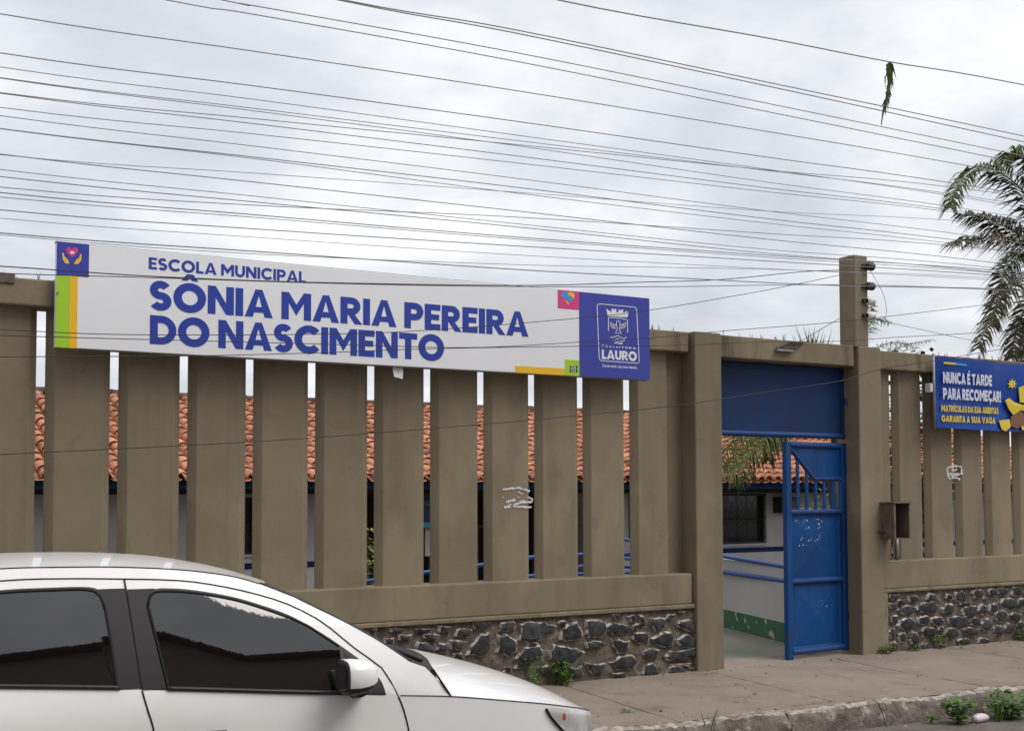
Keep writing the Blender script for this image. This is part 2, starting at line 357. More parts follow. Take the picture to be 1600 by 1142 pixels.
ent = MB(); ent.box(7.2, 10.2, 0.36, 5.2, -0.6, -0.004); ent.build('entry_floor', 'entry_floor'); tag(bpy.data.objects['entry_floor'], kind='structure')
ts = MB(); ts.box(7.62, 9.5, 0.30, 0.42, -0.3, 0.006); tag(ts.build('threshold', 'pavement', bevel=0.01), kind='structure')

# ------------------------------------------------------------------ fence walls
def slat_mesh(z0, z1, wmid=0.443, wf=0.326):
    a, c = wf/2, wmid/2
    ring = [(-a, 0.09), (a, 0.09), (c, 0.140), (a, 0.20), (-a, 0.20), (-c, 0.140)]
    b = MB(); b.prism([(x, y, 0) for x, y in ring], (0, 0, z0), (0, 0, z1))
    return b.mesh('slat', 'wall_paint', bevel=0.006)
OCC = []
def stone(parent, poly, Y0=0.012, hgt=0.032, rim=0.2, m='basalt', rr=random):
    c = sum((Vector((p[0], p[1])) for p in poly), Vector((0, 0)))/len(poly)
    pts = []
    n = len(poly)
    for i in range(n):                       # subdivide and roughen the outline
        a = Vector(poly[i][:2]); d = Vector(poly[(i+1) % n][:2])
        for t in (0, 0.33, 0.67):
            q = a.lerp(d, t); q += Vector((rr.uniform(-1, 1), rr.uniform(-1, 1)))*0.008
            pts.append(q)
    R = max((p-c).length for p in pts)
    OCC.append((tuple(c), R*1.05+0.02))
    def ring(k, y): return [(c.x+(p.x-c.x)*k, y+rr.uniform(-0.004, 0.004), c.y+(p.y-c.y)*k) for p in pts]
    k1 = 1-min(0.017/R, 0.3); k2 = 1-min(0.030/R, 0.42)
    b = MB(); r0 = ring(1.20, Y0+0.006); r1 = ring(1.10, Y0-hgt*0.30); r2 = ring(k1*1.09, Y0-hgt*0.8); r3 = ring(k2*1.09, Y0-hgt); r4 = ring(k2*0.5, Y0-hgt*1.08)
    b.grid([r0, r1], 1, True); b.grid([r1, r2], 1, True); b.grid([r2, r3], 0, True); b.grid([r3, r4], 0, True)
    b.poly(r4, 0)
    return b.build('stone', [m, 'lime_rim'], parent, smooth=True, weld=True, angle=45)
def zz7(l, ox, oy, s): return [(ox+a/s, oy+c/s) for a, c in l]
def px2w(l): 
    o = []
    for a, c in l:
        p = at(a, c, 0.0); o.append((p.x, p.z))
    return o
Z7 = [[(5,170),(120,150),(115,220),(10,230)], [(175,180),(250,155),(350,165),(440,190),(400,250),(300,300),(165,295)], [(480,225),(530,190),(610,165),(645,230),(640,290),(550,305),(485,290)],
 [(680,150),(770,145),(830,160),(835,240),(790,275),(710,270),(680,230)], [(850,180),(930,165),(1030,200),(1000,240),(900,245),(850,220)], [(1005,110),(1060,105),(1080,140),(1040,155)],
 [(1095,105),(1125,115),(1135,190),(1110,200)], [(1175,130),(1300,130),(1285,195),(1220,230)], [(1400,150),(1480,140),(1540,190),(1530,240),(1440,210),(1390,180)],
 [(1040,240),(1170,235),(1165,300),(1100,320),(1045,300)], [(1200,290),(1290,235),(1365,260),(1350,350),(1270,345),(1200,310)], [(1390,300),(1470,250),(1540,290),(1530,350),(1440,355)],
 [(680,320),(760,300),(820,320),(790,355),(690,360)], [(880,295),(940,300),(1010,310),(990,390),(930,395),(890,350)], [(1115,390),(1190,365),(1245,380),(1220,440),(1150,445)],
 [(1300,430),(1350,390),(1520,365),(1540,410),(1480,450),(1330,460)], [(0,270),(60,255),(130,310),(130,390),(60,415),(-10,380)], [(130,450),(200,365),(310,350),(335,410),(250,490),(130,515)],
 [(400,390),(440,345),(520,360),(600,365),(650,400),(560,480),(500,500),(410,440)], [(670,480),(780,490),(830,480),(800,560),(740,565)], [(880,470),(950,430),(1040,420),(1075,470),(1030,515),(920,530)],
 [(1130,500),(1205,475),(1245,575),(1120,580)], [(1300,560),(1340,510),(1400,500),(1470,545),(1380,565)], [(1490,520),(1540,500),(1545,540),(1500,545)], [(890,95),(940,90),(940,125),(900,130)],
 [(1400,80),(1460,70),(1450,95),(1410,100)], [(1310,100),(1370,95),(1350,135),(1310,125)], [(560,520),(640,510),(650,570),(580,590)], [(880,560),(980,550),(990,585),(890,590)], [(460,150),(520,150),(520,180),(470,180)],
 [(290,510),(380,500),(390,560),(300,570)], [(1040,180),(1085,170),(1085,215),(1045,220)], [(220,310),(300,320),(290,345),(230,345)]]
Z8 = [[(555,455),(640,460),(620,485),(560,480)], [(530,490),(590,505),(610,540),(520,540)], [(690,490),(760,490),(740,530),(690,525)], [(790,400),(880,400),(850,430),(800,430)],
 [(720,430),(790,435),(770,470),(715,465)], [(440,460),(500,460),(490,490),(440,485)], [(700,550),(745,550),(745,575),(705,565)], [(370,480),(420,475),(410,505),(372,505)], [(290,430),(340,425),(330,455),(290,450)],
 [(630,415),(690,415),(680,450),(635,445)], [(770,550),(830,462),(872,455),(880,520),(848,562)], [(520,430),(600,430),(590,448),(530,450)], [(400,430),(470,425),(460,448),(405,450)], [(630,500),(675,500),(670,545),(625,540)]]
def ell(cx, cy, rx, ry, rr, n=8):
    a0 = rr.uniform(0, 6.28); o = []
    for i in range(n):
        a = a0 + 2*math.pi*i/n; k = rr.uniform(0.85, 1.12)
        ca, sa = math.cos(a), math.sin(a)
        q = (abs(ca)**3+abs(sa)**3)**(-1/3)
        o.append((cx+rx*ca*q*k, cy+ry*sa*q*k))
    return o
RIGHT = [(125,150,38,22),(120,215,32,22),(180,188,32,16),(225,245,58,30),(375,228,70,40),(270,165,40,24),(405,155,38,28),(525,245,46,42),(610,150,45,38),(530,150,24,20),(745,125,40,32),(685,255,56,42),(780,245,32,38),(860,235,33,33),
 (970,200,60,40),(850,115,34,30),(930,110,38,28),(1030,110,38,38),(1062,195,28,33),(125,315,27,34),(225,355,60,40),(110,415,24,45),(185,450,33,38),(345,325,43,33),(445,330,43,33),(600,330,78,33),(725,330,38,24),(810,360,38,46),(915,290,43,42),
 (1015,300,43,33),(380,415,56,38),(550,420,58,36),(695,405,53,27),(900,400,36,38),(980,375,42,28),(275,460,36,50),(640,480,44,24),(790,475,48,20),(345,515,34,26),(130,510,29,28),(1062,352,26,26),(470,520,30,22),(470,395,20,30),(650,200,40,12)]
rs = random.Random(11)

BT, BB = 0.867, 0.594        # left lower beam top / bottom
fence = thing('fence_wall', (4.2, 0.12, 0), 'long olive brown concrete slatted fence left of the gate, on a stone base', 'fence')
PL0, PL1 = 7.388, 7.702      # left gate pillar
b = MB(); b.box(-3.2, PL0-0.03, 0.0, 0.26, 2.853, 3.037); b.build('top_beam', 'wall_stained', fence, bevel=0.012)
b = MB(); b.box(-3.2, PL0-0.012, 0.0, 0.25, BB, BT); b.build('bottom_beam', 'wall_paint', fence, bevel=0.012)
b = MB(); b.box(-3.2, PL0-0.002, -0.022, 0.22, BB-0.036, BB); b.build('ledge', 'ledge_paint', fence, bevel=0.008)
sm = slat_mesh(BT-0.02, 2.87)
GC = [1.79+0.4962*k for k in range(11)]
xs = [GC[0]-0.4962*(k+0.5) for k in range(9, -1, -1)] + [GC[0]+0.4962*(k+0.5) for k in range(10)]
for X in xs:
    o = put('slat', sm, fence, (X, 0, 0)); o.rotation_euler.z = random.uniform(-0.006, 0.006)
lm = MB(); lm.prism([(6.786, 0.140, 0), (6.85, 0.09, 0), (7.165, 0.09, 0), (7.20, 0.125, 0), (7.165, 0.22, 0), (6.85, 0.22, 0)], (0, 0, BT-0.02), (0, 0, 2.87)); lm.build('slat', 'wall_paint', fence, bevel=0.006)
lm = MB(); lm.box(7.19, PL0+0.01, 0.16, 0.24, BT-0.01, 2.86); lm.build('infill_panel', 'wall_paint', fence)
cap = MB(); q0 = at(-60, 428, -0.01); q1 = at(24, 445, -0.01)
cap.box(-0.9, q1.x, -0.012, 0.272, q1.z+0.004, 3.062); cap.build('broken_cap', 'rust', fence, bevel=0.01)
base = MB(); base.box(-3.2, PL0+0.012, 0.014, 0.24, -0.1, BB-0.03); base = base.build('stone_base', 'mortar', fence)
lr = random.Random(5)
for l in Z7: stone(base, px2w(zz7(l, 780, 940, 5.0)), rr=lr)
for l in Z8: stone(base, px2w(zz7(l, 480, 842, 3.077)), rr=lr)
for i in range(60):                           # small packing stones in the joints
    q = (lr.uniform(4.0, 7.33), lr.uniform(0.03, 0.52)); r_ = lr.uniform(0.014, 0.03)
    if not any((Vector(q)-Vector(c)).length < k for c, k in OCC): stone(base, ell(q[0], q[1], r_*1.3, r_, lr, 6), rr=lr, hgt=0.016); OCC.append((q, 0.05))
# a sandy filler stone by the pillar
stone(base, px2w(zz7([(1340,490),(1420,470),(1500,480),(1490,510),(1400,500)], 780, 940, 5.0)), m='sandy_stone', rr=lr, hgt=0.015)
for i in range(34):                           # stones behind the car
    cx, cz = 4.0-0.155*(i//3)*1.35-lr.uniform(0, 0.05), 0.1+0.17*(i % 3)+lr.uniform(-0.02, 0.02)
    stone(base, [(a, c) for a, c in ell(cx, cz, lr.uniform(0.07, 0.10), lr.uniform(0.055, 0.075), lr)], rr=lr)

RT_, RB_ = 0.906, 0.625
PR0, PR1 = 9.475, 9.79
rfence = thing('fence_wall', (12.5, 0.12, 0), 'olive brown concrete slatted fence right of the gate, carrying the blue banner', 'fence')
b = MB(); b.box(PR1-0.02, 18, 0.004, 0.26, 2.822, 3.008); b.build('top_beam', 'wall_stained', rfence, bevel=0.012)
b = MB(); b.box(PR1-0.02, 18, 0.004, 0.25, RB_, RT_); b.build('bottom_beam', 'wall_paint', rfence, bevel=0.012)
b = MB(); b.box(PR1-0.01, 18, -0.026, 0.22, RB_-0.034, RB_); b.build('ledge', 'ledge_paint', rfence, bevel=0.008)
b = MB(); b.box(PR1-0.012, PR1+0.052, -0.024, 0.22, -0.05, RB_-0.036); b.build('edge_post', 'ledge_paint', rfence, bevel=0.006)
smr = slat_mesh(RT_-0.02, 2.84, 0.436, 0.31)
RG = [10.09, 10.56, 11.03, 11.505, 11.98]
p = MB(); p.prism([(9.80, 0.09, 0), (10.03, 0.09, 0), (10.068, 0.14, 0), (10.03, 0.22, 0), (9.80, 0.22, 0)], (0, 0, RT_-0.02), (0, 0, 2.84)); p.build('slat', 'wall_paint', rfence, bevel=0.006)
for k in range(16):
    X = 10.325+0.4725*k
    o = put('slat', smr, rfence, (X, 0, 0)); o.rotation_euler.z = random.uniform(-0.006, 0.006)
b = MB(); b.box(PR1+0.05, 18, 0.014, 0.24, -0.1, RB_-0.03); rbase = b.build('stone_base', 'mortar', rfence)
for cx, cy, rx, ry in RIGHT:
    stone(rbase, px2w(zz7(ell(cx, cy, rx, ry, lr), 1370, 900, 4.717)), rr=lr)
for i in range(60):
    q = (lr.uniform(9.9, 12.5), lr.uniform(0.03, 0.56)); r_ = lr.uniform(0.014, 0.028)
    if not any((Vector(q)-Vector(c)).length < k for c, k in OCC): stone(rbase, ell(q[0], q[1], r_*1.3, r_, lr, 6), rr=lr, hgt=0.016); OCC.append((q, 0.05))
for i in range(54):
    cx, cz = 12.75+0.26*(i//3)+lr.uniform(-0.04, 0.04), 0.1+0.185*(i % 3)+lr.uniform(-0.02, 0.02)
    stone(rbase, ell(cx, cz, lr.uniform(0.09, 0.12), lr.uniform(0.06, 0.085), lr), rr=lr)

# ------------------------------------------------------------------ gate portal
portal = thing('gate_portal', (8.6, 0.12, 0), 'olive brown concrete gate frame of two pillars and a stained lintel', 'gate frame')
b = MB(); b.box(PL0, PL1, -0.045, 0.27, -0.1, 3.043); b.build('pillar', 'wall_paint', portal, bevel=0.014)
b = MB(); b.box(PR0, PR1, -0.03, 0.27, -0.1, 3.032); b.build('pillar', 'wall_paint', portal, bevel=0.014)
b = MB(); b.box(PL1-0.02, PR0-0.035, -0.004, 0.26, 2.828, 3.035); b.build('lintel', 'wall_stained', portal, bevel=0.012)
b = MB(); b.box(PR0-0.05, PR0+0.02, 0.02, 0.24, 2.83, 3.02); b.build('lintel_end', 'wall_stained', portal)
post = MB(); post.box(PR0-0.03, PR0+0.155, -0.022, 0.19, 3.02, 3.94); post.build('service_post', 'wall_paint', portal, bevel=0.012)

# insulators on the service post
ix = PR0+0.135
for i, (py, mt, r) in enumerate(((416, 'insulator_black', 0.045), (447, 'insulator_black', 0.043), (470, 'insulator_white', 0.046), (493, 'insulator_white', 0.046))):
    c = at(1350, py, -0.03)
    e0 = thing('insulator', (ix, 0.0, c.z), ('topmost black', 'lower black', 'upper white', 'lowest white')[i]+' knob insulator on the right edge of the concrete service post', 'insulator', 'insulators on the service post')
    b = MB(); prof = [(0.0, 0.5), (0.02, 0.9), (0.035, 1.0), (0.05, 0.7), (0.065, 0.7), (0.08, 1.0), (0.1, 0.9), (0.11, 0.3)]
    rows = []
    for dx, k in prof:
        rows.append([(ix-0.028+dx*0.9, -0.05+math.cos(a)*r*k, c.z+math.sin(a)*r*k) for a in [2*math.pi*j/12 for j in range(12)]])
    b.grid(rows, 0, True); b.poly(rows[-1]); b.build('knob', mt, e0, smooth=True)
    b = MB(); b.box(ix-0.07, ix-0.02, -0.05, -0.018, c.z-0.015, c.z+0.015); b.build('bracket', 'dark_metal', e0)

# transom panel
tr = thing('transom_panel', (8.6, 0.18, 2.1), 'plain dark blue sheet metal panel filling the top of the gateway', 'gate panel')
b = MB(); b.box(PL1-0.1, 9.47, 0.185, 0.20, 2.15, 2.826); b.build('sheet', 'transom_blue', tr)
b = MB(); b.box(PL1-0.1, 9.47, 0.172, 0.186, 2.775, 2.815); b.build('top_rail', 'transom_blue', tr, bevel=0.004)
b = MB(); b.tube([(PL1-0.1, 0.185, 2.145), (9.475, 0.185, 2.145)], 0.030, 10); b.build('bottom_rail', 'tube_blue', tr, smooth=True, angle=60)
b = MB(); b.box(9.435, 9.472, 0.165, 0.186, 2.17, 2.80); b.build('stile', 'transom_blue', tr, bevel=0.005)
b = MB(); b.tube([(9.47, 0.14, 2.46), (9.47, 0.14, 2.52)], 0.018, 8); b.build('hinge', 'tube_blue', tr, smooth=True, angle=60)

# gate leaf in its own frame: u from free end to hinge, v up
LA, LBp = Vector((8.59, 0.10, 0)), Vector((9.475, 0.18, 0)); LW = (LBp-LA).length
lu = (LBp-LA).normalized(); ln_ = Vector((lu.y, -lu.x, 0)); 
def lf(u, v, d=0.0): return LA + lu*u + ln_*d + Vector((0, 0, 0.035+v))
LH = 2.04
leaf = thing('gate_leaf', (8.59, 0.1, 0.03), 'blue steel gate leaf standing ajar, with bars and pyramid pressed panels', 'gate')
def lbox(m_, u0, u1, v0, v1, d0, d1, mi=0):
    m_.obox(lf((u0+u1)/2, (v0+v1)/2, (d0+d1)/2), lu*((u1-u0)/2), ln_*((d1-d0)/2), Vector((0, 0, (v1-v0)/2)), mi); return m_
b = MB(); lbox(b, 0, 0.075, -0.035, LH, -0.025, 0.028); b.build('stile', 'gate_blue', leaf, bevel=0.007)
b = MB(); lbox(b, LW-0.075, LW, 0.0, LH, -0.025, 0.028); b.build('stile', 'gate_blue', leaf, bevel=0.007)
for nm, v in (('top_rail', LH-0.028), ('rail', 1.365), ('rail', 0.70), ('bottom_rail', 0.035)):
    b = MB(); b.tube([lf(0.07, v, 0.006), lf(LW-0.07, v, 0.006)], 0.031 if nm != 'rail' else 0.026, 10); b.build(nm, 'tube_blue', leaf, smooth=True, angle=60)
vt, vd = LH-0.055, 1.685
b = MB(); b.tube([lf(0.075, vt, 0.004), lf(0.42, vd, 0.004), lf(LW-0.07, vd, 0.004)], 0.022, 8); b.build('diagonal_rail', 'tube_blue', leaf, smooth=True, angle=60)
b = MB(); b.prism([lf(0.09, vt), lf(LW-0.07, vt), lf(LW-0.07, vd), lf(0.42, vd)], ln_*-0.004, ln_*0.006); b.build('upper_sheet', 'gate_blue', leaf)
for k in range(5):
    u = 0.19+0.13*k; vtop = vt-(u-0.075)*(vt-vd)/0.345 if u < 0.42 else vd
    b = MB(); lbox(b, u-0.017, u+0.017, 1.36, vtop+0.01, -0.010, 0.010); b.build('bar', 'gate_blue', leaf, bevel=0.004)
for v0, v1 in ((0.05, 0.70), (0.702, 1.36)):
    b = MB(); A = [lf(0.075, v0, 0), lf(LW-0.075, v0, 0), lf(LW-0.075, v1, 0), lf(0.075, v1, 0)]
    i0 = 0.028; B = [lf(0.075+i0, v0+i0, -0.012), lf(LW-0.075-i0, v0+i0, -0.012), lf(LW-0.075-i0, v1-i0, -0.012), lf(0.075+i0, v1-i0, -0.012)]
    b.grid([A, B], 0, True)
    cpt = lf(LW/2, (v0+v1)/2, 0.012)
    for k in range(4): b.poly([B[k], B[(k+1) % 4], cpt])
    b.poly([p - ln_*0.02 for p in A][::-1]); b.build('pyramid_panel', 'gate_blue', leaf)
rc = random.Random(4)
b = MB()
for cu, cv, n_ in ((0.18, 1.28, 5), (0.30, 1.285, 6), (0.43, 1.29, 3), (0.52, 1.28, 5), (0.34, 1.21, 4), (0.47, 1.23, 4), (0.20, 1.11, 2), (0.33, 1.09, 4), (0.51, 1.13, 3), (0.26, 1.05, 3), (0.44, 1.07, 3), (0.52, 0.50, 3), (0.56, 0.45, 2)):
    for k in range(n_):
        u, v = cu+rc.gauss(0, 0.022), cv+rc.gauss(0, 0.012); r = rc.uniform(0.002, 0.009)
        d = -0.012 + 0.024*max(0.0, 1-max(abs(u-LW/2)/(LW/2-0.103), abs(v-(1.031 if v > 0.7 else 0.375))/(0.301))) + 0.0025
        pts = [lf(u+rc.uniform(0.7, 1.6)*r*math.cos(a), v+rc.uniform(0.4, 1.0)*r*math.sin(a), d) for a in [2*math.pi*j/7 for j in range(7)]]
        b.prism(pts, (0, 0, 0), ln_*0.001)
tag(b.build('flaked_paint', 'chip_white', leaf), kind='stuff')
for v in (0.33, 1.78):
    b = MB(); b.tube([lf(LW+0.012, v-0.04, 0.03), lf(LW+0.012, v+0.04, 0.03)], 0.017, 8); b.build('hinge', 'tube_blue', leaf, smooth=True, angle=60)

# rust meter box on the right fence
mb0 = at(1381, 788, -0.16); 
bx0, bx1 = at(1397, 815, -0.2).x, at(1423, 815, -0.2).x
bz0, bz1 = at(1400, 840, -0.14).z, at(1400, 786, -0.14).z
mbx = thing('meter_box', (9.95, 0.0, bz0), 'rusty open metal meter box fixed to the fence beside the gate pillar', 'meter box')
yf, yb = -0.20, 0.085; th = 0.010
b = MB(); b.box(bx0, bx0+th, yf, yb, bz0, bz1); b.build('side_plate', 'rust', mbx)
b = MB(); b.box(bx1-th, bx1, yf, yb, bz0, bz1); b.build('side_plate', 'rust', mbx)
b = MB(); b.box(bx0-0.012, bx1+0.012, yf-0.015, yb, bz1, bz1+0.012); b.build('top_plate', 'rust', mbx)
b = MB(); b.box(bx0-0.006, bx1+0.008, yf-0.012, yb, bz0-0.012, bz0); b.build('bottom_plate', 'rust', mbx)
b = MB(); b.box(bx0+th, bx1-th, yb-0.012, yb, bz0, bz1); b.build('back_plate', 'rust', mbx)
for l0, l1 in ((bx0+th, bx0+0.025), (bx1-0.022, bx1-th)):
    b = MB(); b.box(l0, l1, yf, yf+0.006, bz0, bz1); b.build('front_lip', 'rust', mbx)
b = MB(); b.box(bx0-0.05, bx0+0.03, yf+0.12, yf+0.16, bz0+0.06, bz0+0.075); b.build('bracket', 'rust', mbx)
b = MB(); b.tube([(10.06, 0.05, bz0), (10.06, 0.05, RT_-0.01)], 0.02, 8); b.build('conduit', 'steel_grey', mbx, smooth=True)

# torn stickers
def ragged(pts, wd, rr):
    L_, R_ = [], []
    for i, p in enumerate(pts):
        d = (Vector(pts[min(i+1, len(pts)-1)])-Vector(pts[max(i-1, 0)])).normalized(); nrm = Vector((-d.y, d.x))
        L_.append(Vector(p)+nrm*wd*rr.uniform(0.3, 1.1)); R_.append(Vector(p)-nrm*wd*rr.uniform(0.3, 1.1))
    return L_, R_
def sticker(lines, Y, label, ox, oy, s):
    rr = random.Random(2); b = MB()
    for l, wd in lines:
        fine_ = []
        for (a, c), (d, e_) in zip(l, l[1:]):
            for k in range(6): fine_.append((a+(d-a)*k/6, c+(e_-c)*k/6))
        fine_.append(l[-1])
        A, B = ragged([tuple(q) for q in fine_], wd, rr)
        def wp(q, dy): 
            p_ = at(ox+q.x/s, oy+q.y/s, Y); return (p_.x, Y+dy, p_.z)
        b.grid([[wp(q, -0.002) for q in A], [wp(q, -0.002) for q in B]])
        b.grid([[wp(q, 0.001) for q in A], [wp(q, -0.002) for q in A]]); b.grid([[wp(q, 0.001) for q in B], [wp(q, -0.002) for q in B]])
    return tag(b.build('torn_sticker', 'paper', None), label, 'sticker')
sticker([([(258,255),(330,245),(400,240),(500,268)], 12), ([(395,275),(435,298)], 6), ([(290,370),(340,350),(375,345)], 14), ([(385,322),(412,325)], 5), ([(480,320),(520,340),(520,370)], 10), ([(520,365),(430,365),(390,385),(330,400),(270,415)], 14),
         ([(330,400),(400,410),(515,410)], 12), ([(258,325),(268,325)], 6), ([(325,385),(345,410)], 16)], 0.0875, 'torn white sticker scraps on a slat left of the gate', 740, 720, 5.71)
sticker([([(10,20),(40,10),(75,14)], 5), ([(75,14),(78,50)], 5), ([(10,20),(14,48),(40,45),(75,48)], 4), ([(30,30),(55,28)], 5), ([(12,48),(20,70),(45,62),(70,72)], 5), ([(25,55),(65,52)], 4)], 0.0875, 'torn white sticker scraps on a slat below the blue banner', 1476, 724, 2.9)
b = MB(); A = at(612, 572, -0.05); Bq = at(630, 574, -0.05)
rows = []
for k in range(6):
    t = k/5; rows.append([(A.x+0.006*t+0.004, -0.052-0.025*t*t, A.z-0.105*t+0.02), ((A.x+Bq.x)/2, -0.05-0.02*t*t, A.z-0.11*t+0.02), (Bq.x-0.03*t*t, -0.05-0.05*t*t, Bq.z-0.118*t+0.02)])
b.grid(rows); b.grid([[(q[0], q[1]+0.002, q[2]) for q in r] for r in rows]); tag(b.build('loose_paper', 'paper', smooth=True), 'small white paper flap hanging under the school sign', 'paper')

# ------------------------------------------------------------------ lettering
def arc(cx, cy, rx, ry, a0, a1, w, n=18):
    o, i = [], []
    for k in range(n+1):
        a = math.radians(a0+(a1-a0)*k/n); c, s_ = math.cos(a), math.sin(a)
        o.append((cx+rx*c, cy+ry*s_)); i.append((cx+(rx-w)*c, cy+(ry-w)*s_))
    return [[o[k], o[k+1], i[k+1], i[k]] for k in range(n)]
def R_(x0, y0, x1, y1): return [[(x0, y0), (x1, y0), (x1, y1), (x0, y1)]]
def s_glyph(w):
    ry = (1.04-w)/4; cl = []
    for k in range(15):
        a = math.radians(28+(252-28)*k/14); cl.append((.35+(.335-w/2)*math.cos(a), 1.02-w/2-ry+ry*math.sin(a)))
    for k in range(15):
        a = math.radians(72-(72+152)*k/14); cl.append((.35+(.35-w/2)*math.cos(a), -.02+w/2+ry+ry*math.sin(a)))
    A, B = [], []
    for i, p in enumerate(cl):
        d = (Vector(cl[min(i+1, len(cl)-1)])-Vector(cl[max(i-1, 0)])).normalized(); q = Vector((-d.y, d.x))*w/2
        A.append((p[0]+q.x, p[1]+q.y)); B.append((p[0]-q.x, p[1]-q.y))
    return [[A[k], A[k+1], B[k+1], B[k]] for k in range(len(cl)-1)]
def glyph(ch, w=0.235):
    base_ = {'Ô': 'O', 'É': 'E', 'Ç': 'C', 'Í': 'I', 'Á': 'A', 'Ã': 'A', 'Õ': 'O'}.get(ch, ch)
    h = w*0.92
    if base_ == 'E': g_, a = R_(0,0,w,1)+R_(w,1-h,.62,1)+R_(w,.5-h*.47,.57,.5+h*.47)+R_(w,0,.62,h), .62
    elif base_ == 'F': g_, a = R_(0,0,w,1)+R_(w,1-h,.62,1)+R_(w,.42-h*.4,.57,.42+h*.5), .62
    elif base_ == 'L': g_, a = R_(0,0,w,1)+R_(w,0,.58,h), .58
    elif base_ == 'I': g_, a = R_(0,0,w,1), w
    elif base_ == 'T': g_, a = R_(0,1-h,.72,1)+R_(.36-w/2,0,.36+w/2,1-h), .72
    elif base_ == 'H': g_, a = R_(0,0,w,1)+R_(.8-w,0,.8,1)+R_(w,.5-h/2,.8-w,.5+h/2), .8
    elif base_ == 'N': g_, a = R_(0,0,w,1)+R_(.86-w,0,.86,1)+[[(w,1),(w,.60),(.86-w,0),(.86-w,.40)]]+[[(w-.01,1),(w,1),(w,.6),(w-.01,.62)]], .86
    elif base_ == 'M': g_, a = R_(0,0,w,1)+R_(1.04-w,0,1.04,1)+[[(w,1),(w,.62),(.52,.16),(.52,.56)]]+[[(1.04-w,1),(1.04-w,.62),(.52,.16),(.52,.56)]], 1.04
    elif base_ == 'A': g_, a = [[(0,0),(w*1.07,0),(.475,.78),(.475,1),(.36,1)], [(.95,0),(.95-w*1.07,0),(.475,.78),(.475,1),(.59,1)]]+R_(.25,.17,.70,.17+h*.86), .95
    elif base_ == 'P': g_, a = R_(0,0,w,1)+arc(.40,.66,.34,.34,-90,90,w*.98)+R_(w,1-w*.98,.40,1)+R_(w,.32,.40,.32+w*.98), .74
    elif base_ == 'R': g_, a = R_(0,0,w,1)+arc(.40,.67,.33,.33,-90,90,w*.96)+R_(w,1-w*.96,.40,1)+R_(w,.34,.40,.34+w*.96)+[[(.28,.36),(.52,.36),(.80,0),(.53,0)]], .78
    elif base_ == 'D': g_, a = R_(0,0,w,1)+arc(.36,.5,.5,.5,-90,90,w*.98,24)+R_(w,1-w*.98,.36,1)+R_(w,0,.36,w*.98), .86
    elif base_ == 'O': g_, a = arc(.525,.5,.525,.525,0,360,w*1.06,40), 1.05
    elif base_ == 'C': g_, a = arc(.525,.5,.525,.525,42,318,w*1.06,34), .93
    elif base_ == 'S': g_, a = s_glyph(w), .70
    elif base_ == 'U': g_, a = R_(0,.40,w,1)+R_(.80-w,.40,.80,1)+arc(.40,.40,.40,.41,180,360,w,20), .80
    elif base_ == 'J': g_, a = R_(.5-w,.32,.5,1)+arc(.22,.32,.28,.33,180,360,w,14), .5
    elif base_ == 'G': g_, a = arc(.525,.5,.525,.525,42,335,w*1.06,34)+R_(.56,.36,1.02,.36+h*.9), 1.03
    elif base_ == 'B': g_, a = R_(0,0,w,1)+arc(.40,.73,.27,.27,-90,90,w*.9,12)+arc(.42,.28,.28,.28,-90,90,w*.9,12)+R_(w,1-w*.9,.4,1)+R_(w,0,.42,w*.9)+R_(w,.42,.42,.58), .70
    elif base_ == 'V': g_, a = [[(0,1),(w*1.07,1),(.475,.25),(.475,0),(.36,0)], [(.95,1),(.95-w*1.07,1),(.475,.25),(.475,0),(.59,0)]], .95
    elif base_ == '!': g_, a = R_(0,.32,w,1)+R_(0,0,w,.2), w
    elif base_ == '-': g_, a = R_(0,.38,.36,.58), .36
    else: g_, a = [], .32
    if ch in 'Ô': c_ = a/2; g_ = g_+[[(c_-.27,1.10),(c_-.08,1.10),(c_,1.19),(c_,1.33),(c_-.10,1.33)], [(c_+.27,1.10),(c_+.08,1.10),(c_,1.19),(c_,1.33),(c_+.10,1.33)]]
    if ch in 'ÉÍÁ': c_ = a/2; g_ = g_+[[(c_-.08,1.06),(c_+.06,1.06),(c_+.24,1.27),(c_+.02,1.27)]]
    if ch == 'Ç': g_ = g_+[[(.44,-.02),(.60,-.02),(.52,-.24),(.36,-.24)]]
    return g_, a
def text(name, s, X0, X1, zb, capH, Y, m_, parent, wt=0.235, sp=0.075, wrd=0.36, dep=0.002, wave=None):
    adv = 0; out = []
    for ch in s:
        if ch == ' ': adv += wrd-sp; continue
        g_, a = glyph(ch, wt)
        out.append((g_, adv)); adv += a+sp
    adv -= sp; k = (X1-X0)/adv
    b = MB()
    for g_, ox in out:
        for j, pl in enumerate(g_):
            d = dep + 0.00012*(j % 9)
            def yy(X): return wave(X) if wave else Y
            pts = [(X0+(ox+p[0])*k, yy(X0+(ox+p[0])*k), zb+p[1]*capH) for p in pl]
            b.prism(pts, (0, 0, 0), (0, -d, 0))
    return b.build(name, m_, parent)

